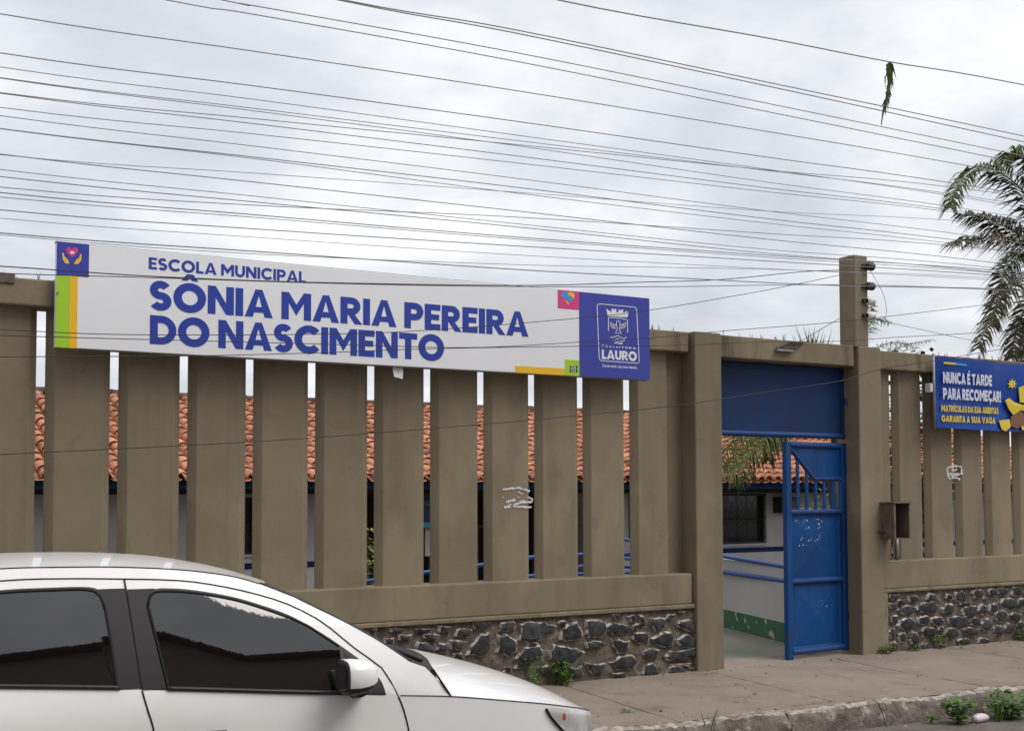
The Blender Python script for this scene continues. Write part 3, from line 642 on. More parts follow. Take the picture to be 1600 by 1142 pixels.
# ------------------------------------------------------------------ school sign
SY = -0.090
sign = thing('school_sign', (4.35, -0.06, 2.57), 'long white school name sign with blue lettering across the top of the fence', 'sign')
SX0, SX1, SZ0, SZ1 = 1.838, 6.842, 2.573, 3.287
b = MB(); b.box(SX0, SX1, SY, -0.030, SZ0, SZ1); b.build('panel', 'sign_white', sign, bevel=0.003)
b = MB(); b.box(SX0-0.004, SX1+0.004, SY+0.012, -0.024, SZ0-0.006, SZ0-0.0015); b.box(SX0-0.004, SX1+0.004, SY+0.012, -0.024, SZ1+0.0015, SZ1+0.006); b.build('frame_edge', 'steel_grey', sign)
def srect(name, x0, x1, z0, z1, m_, d=0.002):
    b = MB(); b.box(x0, x1, SY-d, SY+0.001, z0, z1); return b.build(name, m_, sign)
def sx(px, py=480): return at(px, py, SY).x
def sz(px, py): return at(px, py, SY).z
E_ = 0.0015
srect('emblem_square', SX0-E_, sx(139, 405), sz(110, 431), SZ1+0.001, 'sign_blue')
srect('green_band', SX0-E_, sx(108, 480), SZ0-0.001, sz(110, 431)-0.001, 'sign_green')
srect('yellow_band', sx(108, 480)+0.001, sx(121, 480), SZ0-0.001, sz(110, 431)-0.001, 'sign_yellow')
srect('blue_panel', sx(905, 520), SX1+E_, SZ0-0.001, SZ1+0.001, 'sign_blue')
srect('pink_square', sx(871.5, 470), sx(905, 520)-0.001, sz(888, 483), SZ1+0.001, 'sign_pink')
srect('yellow_strip', sx(805, 580), sx(882.5, 580), SZ0-0.001, sz(850, 574.0), 'sign_yellow')
srect('green_square', sx(882.5, 580)+0.001, sx(905, 520)-0.001, SZ0-0.001, sz(895, 562.5), 'sign_green')
text('lettering', 'ESCOLA MUNICIPAL', 2.457, 3.628, 3.157, 0.083, SY, 'letter_blue', sign, wt=0.215, sp=0.085)
text('lettering', 'SÔNIA MARIA PEREIRA', 2.463, 5.590, 2.874, 0.203, SY, 'letter_blue', sign, wt=0.255, sp=0.055, wrd=0.30)
text('lettering', 'DO NASCIMENTO', 2.470, 4.800, 2.632, 0.203, SY, 'letter_blue', sign, wt=0.255, sp=0.055, wrd=0.30)
def zp(ox, oy, s): return lambda a, c, d=0.003: (lambda p: (p.x, SY-d, p.z))(at(ox+a/s, oy+c/s, SY))
def fillp(pts, f, m_, name, parent=sign, d=0.003):
    b = MB(); P = [Vector(f(a, c, d)) for a, c in pts]
    b.poly(P)
    b.grid([P, [p+Vector((0, 0.0012, 0)) for p in P]], 0, True)
    return b.build(name, m_, parent)
def ribbon(bm_, pts, f, w, d=0.003, j=0):
    A, B = [], []
    for i, p in enumerate(pts):
        dd = (Vector(pts[min(i+1, len(pts)-1)])-Vector(pts[max(i-1, 0)])).normalized(); nn = Vector((-dd.y, dd.x))*w/2
        A.append(f(p[0]+nn.x, p[1]+nn.y, d+j*0.0001)); B.append(f(p[0]-nn.x, p[1]-nn.y, d+j*0.0001))
    bm_.grid([A, B])
ic = zp(70, 365, 5.858)        # emblem: heart above two hands
heart = []
for k in range(28):
    t = 2*math.pi*k/28; heart.append((248+54*math.sin(t)**3*1.02, 168-3.4*(13*math.cos(t)-5*math.cos(2*t)-2*math.cos(3*t)-math.cos(4*t))))
fillp(heart, ic, 'sign_pink', 'heart_icon')
fillp([(229,176),(240,160),(250,168),(258,160),(271,178),(262,190),(250,182),(240,192)], ic, 'icon_white', 'cross_icon', d=0.0045)
fillp([(158,180),(172,176),(180,212),(205,232),(222,262),(222,276),(192,276),(165,240)], ic, 'sign_yellow', 'hand_icon')
fillp([(337,192),(322,190),(314,222),(290,240),(270,266),(270,280),(306,280),(332,248)], ic, 'sign_yellow', 'hand_icon')
fh = zp(860, 440, 6.718)       # emblem: handshake heart
fillp([(110,150),(125,112),(155,104),(185,122),(165,150),(160,185),(140,180)], fh, 'icon_cyan', 'hand_icon')
fillp([(180,128),(205,108),(240,118),(252,150),(240,185),(215,150),(190,150)], fh, 'sign_yellow', 'hand_icon')
fillp([(160,158),(195,142),(232,180),(205,222),(190,205),(168,185)], fh, 'icon_cyan', 'hand_icon', d=0.0042)
fillp([(150,185),(195,225),(185,245),(160,212)], fh, 'sign_yellow', 'finger_icon', d=0.0036)
for k, (xx, mm) in enumerate(((208, 'letter_blue'), (232, 'icon_red'), (250, 'icon_cyan'), (274, 'icon_navy'))):
    fillp([(xx-7,882),(xx+5,880),(xx+9,900),(xx+4,925),(xx+10,945),(xx+3,958),(xx-6,952),(xx-9,930),(xx-4,905)], fh, mm, 'figure_icon')
# crest on the blue panel
cb = MB()
fr = [(515,235),(880,268),(898,280),(904,300),(930,830),(926,850),(910,857),(535,830),(516,818),(510,800),(488,262),(494,242),(515,235)]
ribbon(cb, fr, fh, 7)
ribbon(cb, [(612,376),(690,380),(706,392),(722,382),(802,400)], fh, 7, j=1)
ribbon(cb, [(607,378),(607,520)], fh, 7, j=2); ribbon(cb, [(806,402),(810,535)], fh, 7, j=3)
ribbon(cb, [(706,412),(692,418),(690,450),(700,500),(680,545),(712,540),(745,550),(722,505),(728,450),(728,420),(706,412)], fh, 6, j=4)
for sg in (-1, 1):
    c0 = 708
    ribbon(cb, [(c0+sg*20,455),(c0+sg*50,448),(c0+sg*86,426),(c0+sg*80,462),(c0+sg*60,488),(c0+sg*22,492)], fh, 6, j=5)
    ribbon(cb, [(c0+sg*30,468),(c0+sg*74,448)], fh, 5, j=6); ribbon(cb, [(c0+sg*28,480),(c0+sg*68,468)], fh, 5, j=7)
for r_ in range(3):
    y0 = 565+r_*30; x0 = 625+r_*22; x1 = 800-r_*22
    ribbon(cb, [(x0+(x1-x0)*k/16, y0+10+11*math.sin(k/16*math.pi*3+0.5)+k*0.8) for k in range(17)], fh, 7, j=8)
ribbon(cb, [(682,632),(715,655),(750,640)], fh, 7, j=9)
cb.build('crest_lines', 'icon_white', sign)
fillp([(585,292),(600,290),(606,306),(625,304),(625,318),(642,318),(640,286),(655,284),(662,300),(676,286),(690,290),(690,322),(714,322),(714,292),(728,296),(738,306),(748,292),(762,296),(762,326),(780,326),(784,312),(800,312),(806,328),(820,314),(808,375),(600,362)], fh, 'icon_white', 'crown_icon')
q0, q1 = fh(538, 806), fh(905, 818)
text('lettering', 'LAURO', q0[0], q1[0], q0[2]-0.004, (Vector(fh(538, 708))-Vector(q0)).length, SY, 'icon_white', sign, wt=0.25, sp=0.05, dep=0.003)
q0, q1 = fh(538, 684), fh(895, 706)
text('lettering', 'PREFEITURA', q0[0], q1[0], q0[2], (Vector(fh(538, 665))-Vector(q0)).length, SY, 'icon_white', sign, wt=0.24, sp=0.42, dep=0.003)
def btext(name, s, X0, X1, zb, m_, parent, Y, hs=1.0):
    cu = bpy.data.curves.new(name, 'FONT'); cu.body = s; cu.size = 1.0; cu.offset = 0.012; cu.extrude = 0.0
    o = bpy.data.objects.new(name, cu); COL.objects.link(o)
    dg = bpy.context.evaluated_depsgraph_get(); me = bpy.data.meshes.new_from_object(o.evaluated_get(dg))
    bpy.data.objects.remove(o); bpy.data.curves.remove(cu)
    xs_ = [v.co.x for v in me.vertices]; k = (X1-X0)/(max(xs_)-min(xs_)); mn = min(xs_)
    for v in me.vertices: v.co = Vector((X0+(v.co.x-mn)*k, Y, zb+v.co.y*k*hs))
    me.materials.clear(); me.materials.append(MATS[m_])
    return put(name, me, parent)
q0, q1 = fh(545, 893), fh(907, 908)
btext('lettering', 'Construindo uma nova história', q0[0], q1[0], q0[2]-0.001, 'icon_white', sign, SY-0.003, 1.15)
for px_, py_ in ((90, 458), (1014, 527)):
    p = at(px_, py_, SY); b = MB(); b.tube([(p.x, SY+0.004, p.z), (p.x, SY-0.008, p.z)], 0.009, 8); b.build('screw', 'steel_grey', sign)

# ------------------------------------------------------------------ blue banner on the right fence
BYc = -0.055
def bw(X): return BYc - 0.016*math.sin((X-10.5)*3.6) - 0.008*math.sin((X-10.5)*9)
ban = thing('vinyl_banner', (11.9, -0.03, 2.26), 'blue vinyl banner with white and yellow text tied to the fence right of the gate', 'banner')
bX0 = at(1458, 600, BYc).x; bZ1 = at(1458, 557, BYc).z; bZ0 = at(1458, 668, BYc).z
def bwz(X, z): 
    k = (z-bZ0)/(bZ1-bZ0); return bw(X) - 0.012*math.sin(k*6.3+X*1.3) 
rows = []
for i in range(61):
    X = bX0+0.02+(3.0)*i/60; rows.append([(X, bwz(X, bZ0+(bZ1-bZ0)*j/14), bZ0+(bZ1-bZ0)*j/14 - 0.012*math.sin(math.pi*i/60)) for j in range(15)])
b = MB(); b.grid(rows); b.grid([[(q[0], q[1]+0.003, q[2]) for q in r] for r in rows]); b.build('sheet', 'banner_blue', ban, smooth=True)
b = MB(); b.tube([(bX0, BYc-0.01, bZ0-0.01), (bX0, BYc-0.01, bZ1+0.03)], 0.014, 8); b.build('end_batten', 'steel_grey', ban, smooth=True)
b = MB(); p = at(1453, 606, BYc); b.box(p.x-0.03, p.x+0.012, BYc-0.03, BYc+0.04, p.z-0.045, p.z+0.045); b.build('tie', 'paper', ban, bevel=0.006)
bz_ = zp(1450, 550, 8.46)
def bpx(a, c):
    p = at(1450+a/8.46, 550+c/8.46, BYc-0.02); return p
def bwt(off): return lambda X: bw(X)-0.020-off
for s_, A, B, cap_, mm in (('NUNCA É TARDE', (185, 412), (838, 462), 150, 'banner_white'), ('PARA RECOMEÇAR!', (185, 622), (975, 668), 150, 'banner_white'),
                           ('MATRÍCULAS DA EJA ABERTAS', (165, 785), (935, 825), 85, 'banner_yellow'), ('GARANTA A SUA VAGA', (165, 920), (890, 955), 85, 'banner_yellow')):
    p0, p1 = bpx(*A), bpx(*B); c1_ = bpx(A[0], A[1]-cap_)
    text('lettering', s_, p0.x, p1.x, p0.z, (c1_.z-p0.z), BYc, mm, ban, wt=0.26, sp=0.07, wave=bwt(0.0))
def bfill(pts, m_, name, off=0.0):
    b = MB(); P = []
    for a, c in pts:
        p = bpx(a, c); P.append(Vector((p.x, bw(p.x)-0.022-off, p.z)))
    cc = sum(P, Vector())/len(P)
    for k in range(len(P)): b.poly([P[k], P[(k+1) % len(P)], cc])
    b.grid([P, [p+Vector((0, 0.006, 0)) for p in P]], 0, True)
    b.build(name, m_, ban)
bfill([(195,130),(355,148),(340,170),(190,158)], 'banner_yellow', 'pencil_icon')
bfill([(355,148),(500,162),(500,188),(340,172)], 'icon_cyan', 'pencil_icon')
st = []
for k in range(16):
    r_ = 62 if k % 2 == 0 else 32; a = 2*math.pi*k/16; st.append((1135+r_*math.cos(a), 420+r_*1.15*math.sin(a)))
bfill(st, 'banner_yellow', 'sun_icon')
bfill([(1040,640),(1095,605),(1160,660),(1270,700),(1330,690),(1330,780),(1240,770),(1150,830),(1090,750)], 'banner_yellow', 'sleeve_shape')
bfill([(940,905),(1100,885),(1115,990),(1045,1045),(985,1020)], 'banner_yellow', 'glove_shape', 0.001)
bfill([(1120,850),(1240,780),(1300,850),(1290,960),(1190,1010),(1110,970)], 'skin_brown', 'arm_shape', 0.002)
bfill([(1215,470),(1300,430),(1420,440),(1450,620),(1380,690),(1230,660)], 'banner_yellow', 'sleeve_shape', 0.001)
bfill([(1230,920),(1330,800),(1500,820),(1500,1010),(1260,1030)], 'banner_yellow', 'garment_shape', 0.0005)
bfill([(1500,470),(1620,440),(1700,560),(1680,720),(1560,760),(1490,640)], 'skin_brown', 'arm_shape', 0.002)

# ------------------------------------------------------------------ weathered bits along the wall top
def blades(b, x, y, z, n, h, rr, w=0.006, spread=0.5):
    for _ in range(n):
        a = rr.uniform(0, 6.28); l_ = h*rr.uniform(0.5, 1.1); tx, ty = math.cos(a)*spread*l_, math.sin(a)*spread*l_
        p = Vector((x+rr.uniform(-0.02, 0.02), y+rr.uniform(-0.02, 0.02), z)); sd_ = Vector((-math.sin(a), math.cos(a), 0))*w
        m1 = p+Vector((tx*0.4, ty*0.4, l_*0.6)); t_ = p+Vector((tx, ty, l_))
        b.poly([p-sd_, p+sd_, m1+sd_*0.7, m1-sd_*0.7]); b.poly([m1-sd_*0.7, m1+sd_*0.7, t_])
gt = MB(); rg = random.Random(9)
for k in range(46):
    X = rg.choice([rg.uniform(1.2, 1.85), rg.uniform(6.9, 9.3), rg.uniform(6.9, 9.3), rg.uniform(9.8, 13.5), rg.uniform(9.8, 13.5)])
    zt = 3.03 if X < 7.4 else (3.035 if X < 9.4 else 3.005)
    blades(gt, X, rg.uniform(0.0, 0.1), zt, rg.randint(2, 5), rg.uniform(0.04, 0.09), rg, 0.003)
tag(gt.build('wall_top_weeds', 'leaf_dry'), 'sparse dry grass and moss tufts growing along the top of the fence beam', 'weeds', kind='stuff')
# floodlight frame lying on the lintel
fl = thing('floodlight_frame', (8.7, 0.0, 2.98), 'small empty rectangular lamp frame on the front of the stained lintel', 'lamp frame')
P4 = [at(1213, 545, -0.03), at(1233, 535, -0.02), at(1256, 536, -0.02), at(1240, 546, -0.03)]
b = MB(); b.tube(P4+[P4[0]], 0.010, 6); b.build('frame', 'dark_metal', fl)
b = MB(); b.box(at(1213, 546, -0.03).x, at(1238, 546, -0.03).x, -0.05, -0.006, at(1225, 549, -0.03).z, at(1225, 546, -0.03).z); b.build('foot', 'steel_grey', fl)

# ------------------------------------------------------------------ overhead cables
def cat_spline(pts, n=8):
    P = [Vector(p) for p in pts]; out = []
    for i in range(len(P)-1):
        p0, p1, p2, p3 = P[max(i-1, 0)], P[i], P[i+1], P[min(i+2, len(P)-1)]
        for k in range(n):
            t = k/n; out.append(0.5*((2*p1)+(p2-p0)*t+(2*p0-5*p1+4*p2-p3)*t*t+(3*p1-p0-3*p2+p3)*t**3))
    out.append(P[-1]); return out
WIRES = [  # photo points, depth Y, radius
 ([(870,0),(1200,60),(1390,97),(1600,133)], -1.9, 0.0085), ([(535,0),(800,46),(1200,129),(1600,213)], -1.8, 0.007), ([(541,3),(800,51),(1200,135),(1600,222)], -1.8, 0.007),
 ([(345,0),(400,10),(800,81.5),(1200,162),(1590,242)], -1.6, 0.006), ([(258,0),(400,23.5),(800,95),(1200,175),(1550,246)], -1.6, 0.006), ([(0,22),(400,81),(800,141),(1200,206),(1500,257)], -1.5, 0.006),
 ([(0,83),(400,135),(800,189),(1200,246),(1500,288)], -1.4, 0.006), ([(0,105),(400,156),(800,210.5),(1200,265),(1500,308)], -1.4, 0.0045), ([(0,121.5),(400,170),(800,219),(1200,267),(1500,305)], -1.3, 0.0045),
 ([(0,122.5),(400,174),(800,227),(1200,285),(1500,325)], -1.3, 0.0045), ([(0,145),(400,186),(800,225.5),(1200,266),(1500,294)], -1.3, 0.005), ([(0,146),(400,194),(800,243),(1200,294),(1500,330)], -1.25, 0.005),
 ([(0,168),(400,210),(800,254),(1200,300),(1500,333)], -1.25, 0.0045), ([(0,181),(400,229),(800,278),(1200,330),(1500,366)], -1.2, 0.0045), ([(0,201),(400,246),(800,292),(1200,342),(1500,376)], -1.2, 0.0055),
 ([(0,201.5),(400,248.5),(800,301),(1200,349),(1500,382)], -1.2, 0.0045), ([(0,241),(400,285),(800,329),(1200,374),(1500,404)], -1.1, 0.0055), ([(0,242),(400,271),(800,300),(1200,330),(1560,350)], -1.1, 0.0038),
 ([(0,265),(400,307),(800,349),(1200,390),(1500,413)], -1.1, 0.0045), ([(0,276),(400,316),(800,354),(1200,396),(1500,420)], -1.05, 0.0055), ([(0,292.5),(400,321),(800,339),(1200,365),(1500,385)], -1.05, 0.005),
 ([(0,301),(400,336),(800,370),(1200,399),(1600,426)], -1.0, 0.006), ([(0,308),(400,340),(800,373),(1200,402),(1600,430)], -1.0, 0.0045), ([(0,328),(400,358),(800,384),(1200,408),(1600,434)], -1.0, 0.006),
 ([(0,341),(400,371),(800,398),(1200,420),(1600,441)], -0.95, 0.0036), ([(0,364),(400,393),(820,422),(1050,434),(1300,446),(1600,455)], -0.9, 0.007), ([(0,367),(400,397),(820,414),(1050,418),(1300,424),(1600,438)], -0.9, 0.004)]
tops = []
for pts, Y, r in WIRES:
    P = [at(a, c, Y) for a, c in pts]
    d0 = (P[0]-P[1]).normalized(); d1 = (P[-1]-P[-2]).normalized(); d0.z *= 0.3; d1.z = abs(d1.z)*0.6
    P = [P[0]+d0*7+Vector((0, 0, 0.25)), P[0]+d0*2.5+Vector((0, 0, 0.03))] + P + [P[-1]+d1*6, P[-1]+d1*18+Vector((0, 0, 0.5))]
    tops.append((P, r))
ORD = ['topmost', 'second', 'third', 'fourth', 'fifth', 'sixth', 'seventh', 'eighth', 'ninth', 'tenth', 'eleventh', 'twelfth', 'thirteenth', 'fourteenth', 'fifteenth', 'sixteenth', 'seventeenth', 'eighteenth', 'nineteenth', 'twentieth',
       'twenty-first', 'twenty-second', 'twenty-third', 'twenty-fourth', 'twenty-fifth', 'twenty-sixth', 'twenty-seventh']
for k, (P, r) in enumerate(tops):
    b = MB(); b.tube(cat_spline(P, 6), r*0.58, 6)
    tag(b.build('overhead_cable', 'cable_grey', smooth=True), ORD[k]+' dark overhead cable counted down from the top of the sky', 'cable', 'overhead cables')
def wire3(pts, r, label, n=6, name='service_cable'):
    P = [at(a, c, Y) for a, c, Y in pts]
    b = MB(); b.tube(cat_spline(P, n), r*0.78, 6); return tag(b.build(name, 'cable_black', smooth=True), label, 'cable', 'service cables along the fence')
wire3([(-500,385,-.8),(0,416,-.6),(240,432,-.55),(500,441.5,-.5),(820,446,-.4),(1000,441,-.3),(1125,437,-.2),(1250,425,-.12),(1312,422,-.02)], 0.005, 'cable crossing the white sign under its small heading, rising to the service post top')
wire3([(-500,405,-.75),(0,427,-.6),(240,434,-.55),(520,443,-.5),(770,447.5,-.45),(1040,448,-.4),(1310,445,-.3),(1600,452,-.3),(2100,462,-.3)], 0.004, 'straight cable grazing the top edge of the sign, passing in front of the service post')
wire3([(-500,490,-.8),(0,515,-.6),(211,523,-.55),(500,522,-.5),(669,516,-.45),(905,497,-.35),(1013,485,-.3),(1150,462,-.2),(1230,447,-.12),(1312,430,-.02)], 0.004, 'cable slanting up over the words Pereira to the service post')
wire3([(-500,505,-.8),(0,524,-.6),(520,538,-.5),(736,543,-.45),(905,534.5,-.4),(1040,526,-.3),(1120,518,-.25),(1310,503,-.15),(1450,487,-.15),(1600,470,-.15),(2000,430,-.15)], 0.004, 'cable crossing the bottom lettering line and rising behind the gate to the right')
wire3([(-500,562,-.8),(0,557.5,-.6),(300,556,-.55),(520,550.5,-.5),(669,545,-.45),(905,541,-.4),(1040,540,-.35),(1200,534,-.25),(1313,533,-.2),(1400,527,-.2),(1560,518,-.2),(2000,490,-.2)], 0.004, 'nearly level cable along the lower edge of the white sign')
wire3([(-500,735,-.5),(0,710,-.4),(500,683,-.38),(1000,640,-.35),(1200,612,-.3),(1313,595,-.25),(1375,577,-.22),(1470,562,-.2),(1600,540,-.2),(2000,480,-.2)], 0.0045, 'lowest slack cable drooping across the fence slats and blue transom')
wire3([(1240,540,-.03),(1275,519,-.02),(1313,497,0.05)], 0.004, 'short wire from the lintel lamp frame to the service post')
wire3([(1356,418,-.02),(1370,440,.02),(1382,465,.04),(1385,490,.05),(1378,500,.05),(1365,498,.0)], 0.003, 'thin loose wire loop hanging right of the service post')
wire3([(1352,497,-.02),(1395,505,-.02),(1430,513,-.05),(1600,548,-.1),(1900,600,-.1)], 0.003, 'thin wire sagging right from the lowest white insulator')
# dry plant hanging from the topmost cable
dp = MB(); rr = random.Random(6); c0 = at(1390, 99, -1.9)
for k in range(60):
    t = rr.random()**1.3; y_ = 99+t*62; x_ = 1391-6*t+rr.gauss(0, 2.8*(1-0.5*t)); p = at(x_, y_, -1.9+rr.uniform(-0.06, 0.06)); q = p+Vector((rr.uniform(-0.03, 0.03), rr.uniform(-0.03, 0.03), -rr.uniform(0.05, 0.14)))
    sd_ = Vector((rr.uniform(-1, 1), rr.uniform(-1, 1), 0)).normalized()*0.012
    dp.poly([p-sd_, p+sd_, q]) 
dp.tube([at(1390, 99, -1.9), at(1389, 140, -1.9), at(1383, 160, -1.9), at(1380, 172, -1.9), at(1377, 196, -1.9)], [0.018, 0.012, 0.008, 0.007, 0.004], 6)
tag(dp.build('hanging_plant', 'leaf_palm'), 'dried plant strand dangling from the topmost overhead cable', 'plant')

# ------------------------------------------------------------------ school building behind
bld = thing('school_building', (17, 14, -0.7), 'low white school building with clay tile roof and navy stripe behind the fence', 'building')
FY = 13.8
b = MB()
segs = [(-2.0, 4.0), (4.9, 7.35), (8.3, 10.3)], 
def wall_piece(b, x0, x1, z0, z1, y0=FY, y1=FY+0.2): b.box(x0, x1, y0, y1, z0, z1)
OPEN = [(-0.5, 0.6, 0.44, 1.56), (3.6, 4.36, -0.7, 1.56), (7.2, 8.3, 0.48, 1.52), (16.9, 17.35, 0.60, 1.56), (18.4, 20.9, 0.41, 1.56), (25.0, 27.2, 0.41, 1.56)]
cur = -2.0; spans = []
for x0, x1, z0, z1 in OPEN+[(10.25, 16.6, -0.7, 1.7)]: pass
allo = sorted(OPEN+[(10.25, 16.6, -0.7, 1.66)])
for x0, x1, z0, z1 in allo:
    wall_piece(b, cur, x0, -0.8, 1.95)
    if z0 > -0.6: wall_piece(b, x0, x1, -0.8, z0)
    wall_piece(b, x0, x1, z1, 1.95); cur = x1
wall_piece(b, cur, 32, -0.8, 1.95)
b.build('facade', 'white_wall', bld)
b = MB()
cur = -2.0
for x0, x1, z0, z1 in [o for o in allo if o[2] < 0]:
    b.box(cur, x0, FY-0.006, FY+0.01, 0.205, 0.318); cur = x1
b.box(cur, 32, FY-0.006, FY+0.01, 0.205, 0.318); b.build('navy_stripe', 'navy', bld)
b = MB(); b.box(-2.0, 32, FY-0.05, FY-0.001, 1.60, 1.66); b.build('wall_moulding', 'white_wall', bld)
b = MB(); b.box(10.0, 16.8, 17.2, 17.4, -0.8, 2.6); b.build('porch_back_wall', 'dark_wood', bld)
for X in (10.2, 16.65):
    b = MB(); b.box(X-0.08, X+0.08, FY, 17.3, -0.8, 2.2); b.build('porch_side_wall', 'white_wall', bld)
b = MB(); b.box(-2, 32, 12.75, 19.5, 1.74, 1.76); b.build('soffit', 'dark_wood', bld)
b = MB(); b.box(-2.2, 32.2, 12.62, 12.68, 1.68, 1.81); b.build('fascia_board', 'eave_blue', bld)
b = MB(); b.box(-2.2, 32.2, 13.2, 13.3, 1.59, 1.735); b.build('eave_dark_strip', 'dark_wood', bld)  # dark strip added to draw the dark band below the fascia
b = MB(); b.box(-2.2, 32.2, 18.5, 18.7, -0.8, 1.9); b.build('back_wall', 'white_wall', bld)
for X in (-2.1, 32.0):
    b = MB(); b.box(X, X+0.15, FY+0.2, 18.5, -0.8, 1.9); b.build('end_wall', 'white_wall', bld)
def window(x0, x1, z0, z1, fan=True):
    w_ = MB(); w_.box(x0, x1, FY+0.12, FY+0.14, z0, z1); w_ = w_.build('window', 'window_dark', bld)
    f_ = MB(); t = 0.04
    for a, c, d, e_ in ((x0, x0+t, z0, z1), (x1-t, x1, z0, z1), (x0+t, x1-t, z0, z0+t), (x0+t, x1-t, z1-t, z1)): f_.box(a, c, FY+0.02, FY+0.119, d, e_)
    f_.build('frame', 'dark_metal', w_)
    gr = MB(); nx = max(2, round((x1-x0)/0.62)); wx = (x1-x0)/nx
    for k in range(nx+1): gr.tube([(x0+wx*k, FY-0.03, z0), (x0+wx*k, FY-0.03, z1)], 0.012, 4)
    for k in range(3): gr.tube([(x0, FY-0.03, z0+(z1-z0)*k/2), (x1, FY-0.03, z0+(z1-z0)*k/2)], 0.010, 4)
    for k in range(nx):
        cx_, cz_ = x0+wx*(k+0.5), z0+(z1-z0)*0.55
        for j in range(12):
            a = 2*math.pi*j/12; R__ = min(wx*0.5/max(abs(math.cos(a)), 1e-3), (z1-z0)*0.44/max(abs(math.sin(a)), 1e-3))
            gr.tube([(cx_+0.05*math.cos(a), FY-0.032, cz_+0.05*math.sin(a)), (cx_+R__*math.cos(a), FY-0.032, cz_+R__*math.sin(a))], 0.006, 4)
    gr.build('grille', 'dark_metal', w_)
    s_ = MB(); s_.box(x0-0.05, x1+0.05, FY-0.05, FY+0.02, z0-0.05, z0); s_.build('sill', 'white_wall', w_)
for x0, x1, z0, z1 in OPEN:
    if z0 > 0: window(x0, x1, z0, z1)
    else:
        d_ = MB(); d_.box(x0, x1, FY+0.1, FY+0.14, z0, z1); d_.build('door', 'dark_wood', bld)
for X in (11.3, 12.7, 14.4):
    b = MB(); b.box(X-0.05, X+0.05, FY-0.1, FY, -0.7, 1.74); b.build('porch_post', 'dark_metal', bld)
b = MB()
for k in range(28): X = 10.4+0.225*k; b.box(X-0.012, X+0.012, FY+0.05, FY+0.07, -0.6, 0.9)
b.box(10.3, 16.6, FY+0.045, FY+0.075, 0.9, 0.93); b.box(10.3, 16.6, FY+0.045, FY+0.075, -0.5, -0.47); b.build('porch_railing', 'dark_metal', bld)
for px_, py_ in ((585, 779-17), (843, 771-6)):
    p = at(px_, py_, 15.5); lt = thing('tube_light', (p.x, 15.5, p.z), ('lit fluorescent tube glowing in the porch, seen in the gap under the sign text' if px_ < 700 else 'lit fluorescent tube glowing in the porch near the torn sticker slat'), 'light', 'porch tube lights')
    b = MB(); b.tube([(p.x-0.6, 15.5, p.z), (p.x+0.6, 15.5, p.z)], 0.016, 8); b.build('tube', 'lit_tube', lt); b = MB(); b.box(p.x-0.62, p.x+0.62, 15.47, 15.53, p.z+0.02, p.z+0.06); b.build('fitting', 'white_wall', lt)
# notice board and cyan cloth in the porch
p0, p1 = at(655, 768, FY-0.2), at(700, 815, FY-0.2)
nb = thing('notice_board', (p0.x+0.4, FY-0.2, p1.z), 'dark navy notice board with grey words glimpsed in a fence gap', 'notice board')
b = MB(); b.box(p0.x-0.2, p1.x+0.3, FY-0.22, FY-0.19, p1.z, p0.z); b.build('board', 'notice_blue', nb)
q = at(672, 786, FY-0.22); btext('lettering', 'educ', q.x-0.17, q.x+0.2, q.z-0.04, 'notice_text', nb, FY-0.224); q = at(676, 803, FY-0.22); btext('lettering', 'da', q.x-0.07, q.x+0.12, q.z-0.04, 'notice_text', nb, FY-0.224)
p0, p1 = at(660, 816, FY-0.25), at(690, 824, FY-0.25)
b = MB(); b.box(p0.x-0.4, p1.x+0.5, FY-0.26, FY-0.24, p1.z, p0.z); tag(b.build('cloth_banner', 'banner_cyan'), 'narrow cyan banner strip below the navy notice board', 'banner')
b = MB(); p0, p1 = at(664, 824, FY-0.12), at(690, 868, FY-0.12); b.box(p0.x, p1.x, FY-0.13, FY-0.11, p1.z, p0.z); tag(b.build('white_board', 'white_wall'), 'pale board leaning in the porch below the cyan strip', 'board')
ab = thing('wall_unit', (21.4, FY, 1.2), 'small dark wall mounted box right of the grilled window', 'wall box')
b = MB(); b.box(21.15, 21.75, FY-0.3, FY-0.001, 1.12, 1.5); b.build('case', 'dark_metal', ab, bevel=0.01)
b = MB(); b.box(21.2, 21.7, FY-0.32, FY-0.30, 1.17, 1.45); b.build('grille', 'rust', ab)
# clay tile roof
EY, EZ, RY, RZ = 12.40, 1.83, 17.2, 3.53
sl = Vector((0, RY-EY, RZ-EZ)); SLn = sl.length; su = sl.normalized(); sn = Vector((0, -su.z, su.y))
b = MB(); b.prism([(-2.4, EY+0.1, EZ-0.02), (-2.4, RY, RZ-0.045), (-2.4, 2*RY-EY, EZ-0.02), (-2.4, RY, RZ-0.12)], (0, 0, 0), (34.6, 0, 0)); roofd = b.build('roof', 'tile_dark', bld)
PIT, CRS = 0.245, 0.345; NC = int(SLn/CRS)+1
def tile_pts(w0, w1, ln, n=6, lift=0.0):
    rows = []
    for v, w, z in ((0, w0, 0.034), (ln, w1, 0.0)):
        rows.append([(-w*math.cos(math.pi*j/n), v, z+lift+w*0.85*math.sin(math.pi*j/n)) for j in range(n+1)])
    return rows
tb = MB(); r0 = tile_pts(0.114, 0.094, 0.43); r1 = [[(q[0]*0.84, q[1], q[2]-0.013) for q in r] for r in r0]
tb.grid(r0); tb.grid([r0[0], r1[0]])
M_t = Matrix((Vector((1, 0, 0)), su, sn)).transposed()
tm = tb.mesh('tile', 'tile', smooth=True, angle=50)
for v in tm.vertices: v.co = M_t @ v.co
rest = MB(); cand = []
rt_ = random.Random(21)
gaps = [(g_-0.05, g_+0.05) for g_ in GC]+[(g_-0.04, g_+0.04) for g_ in RG]
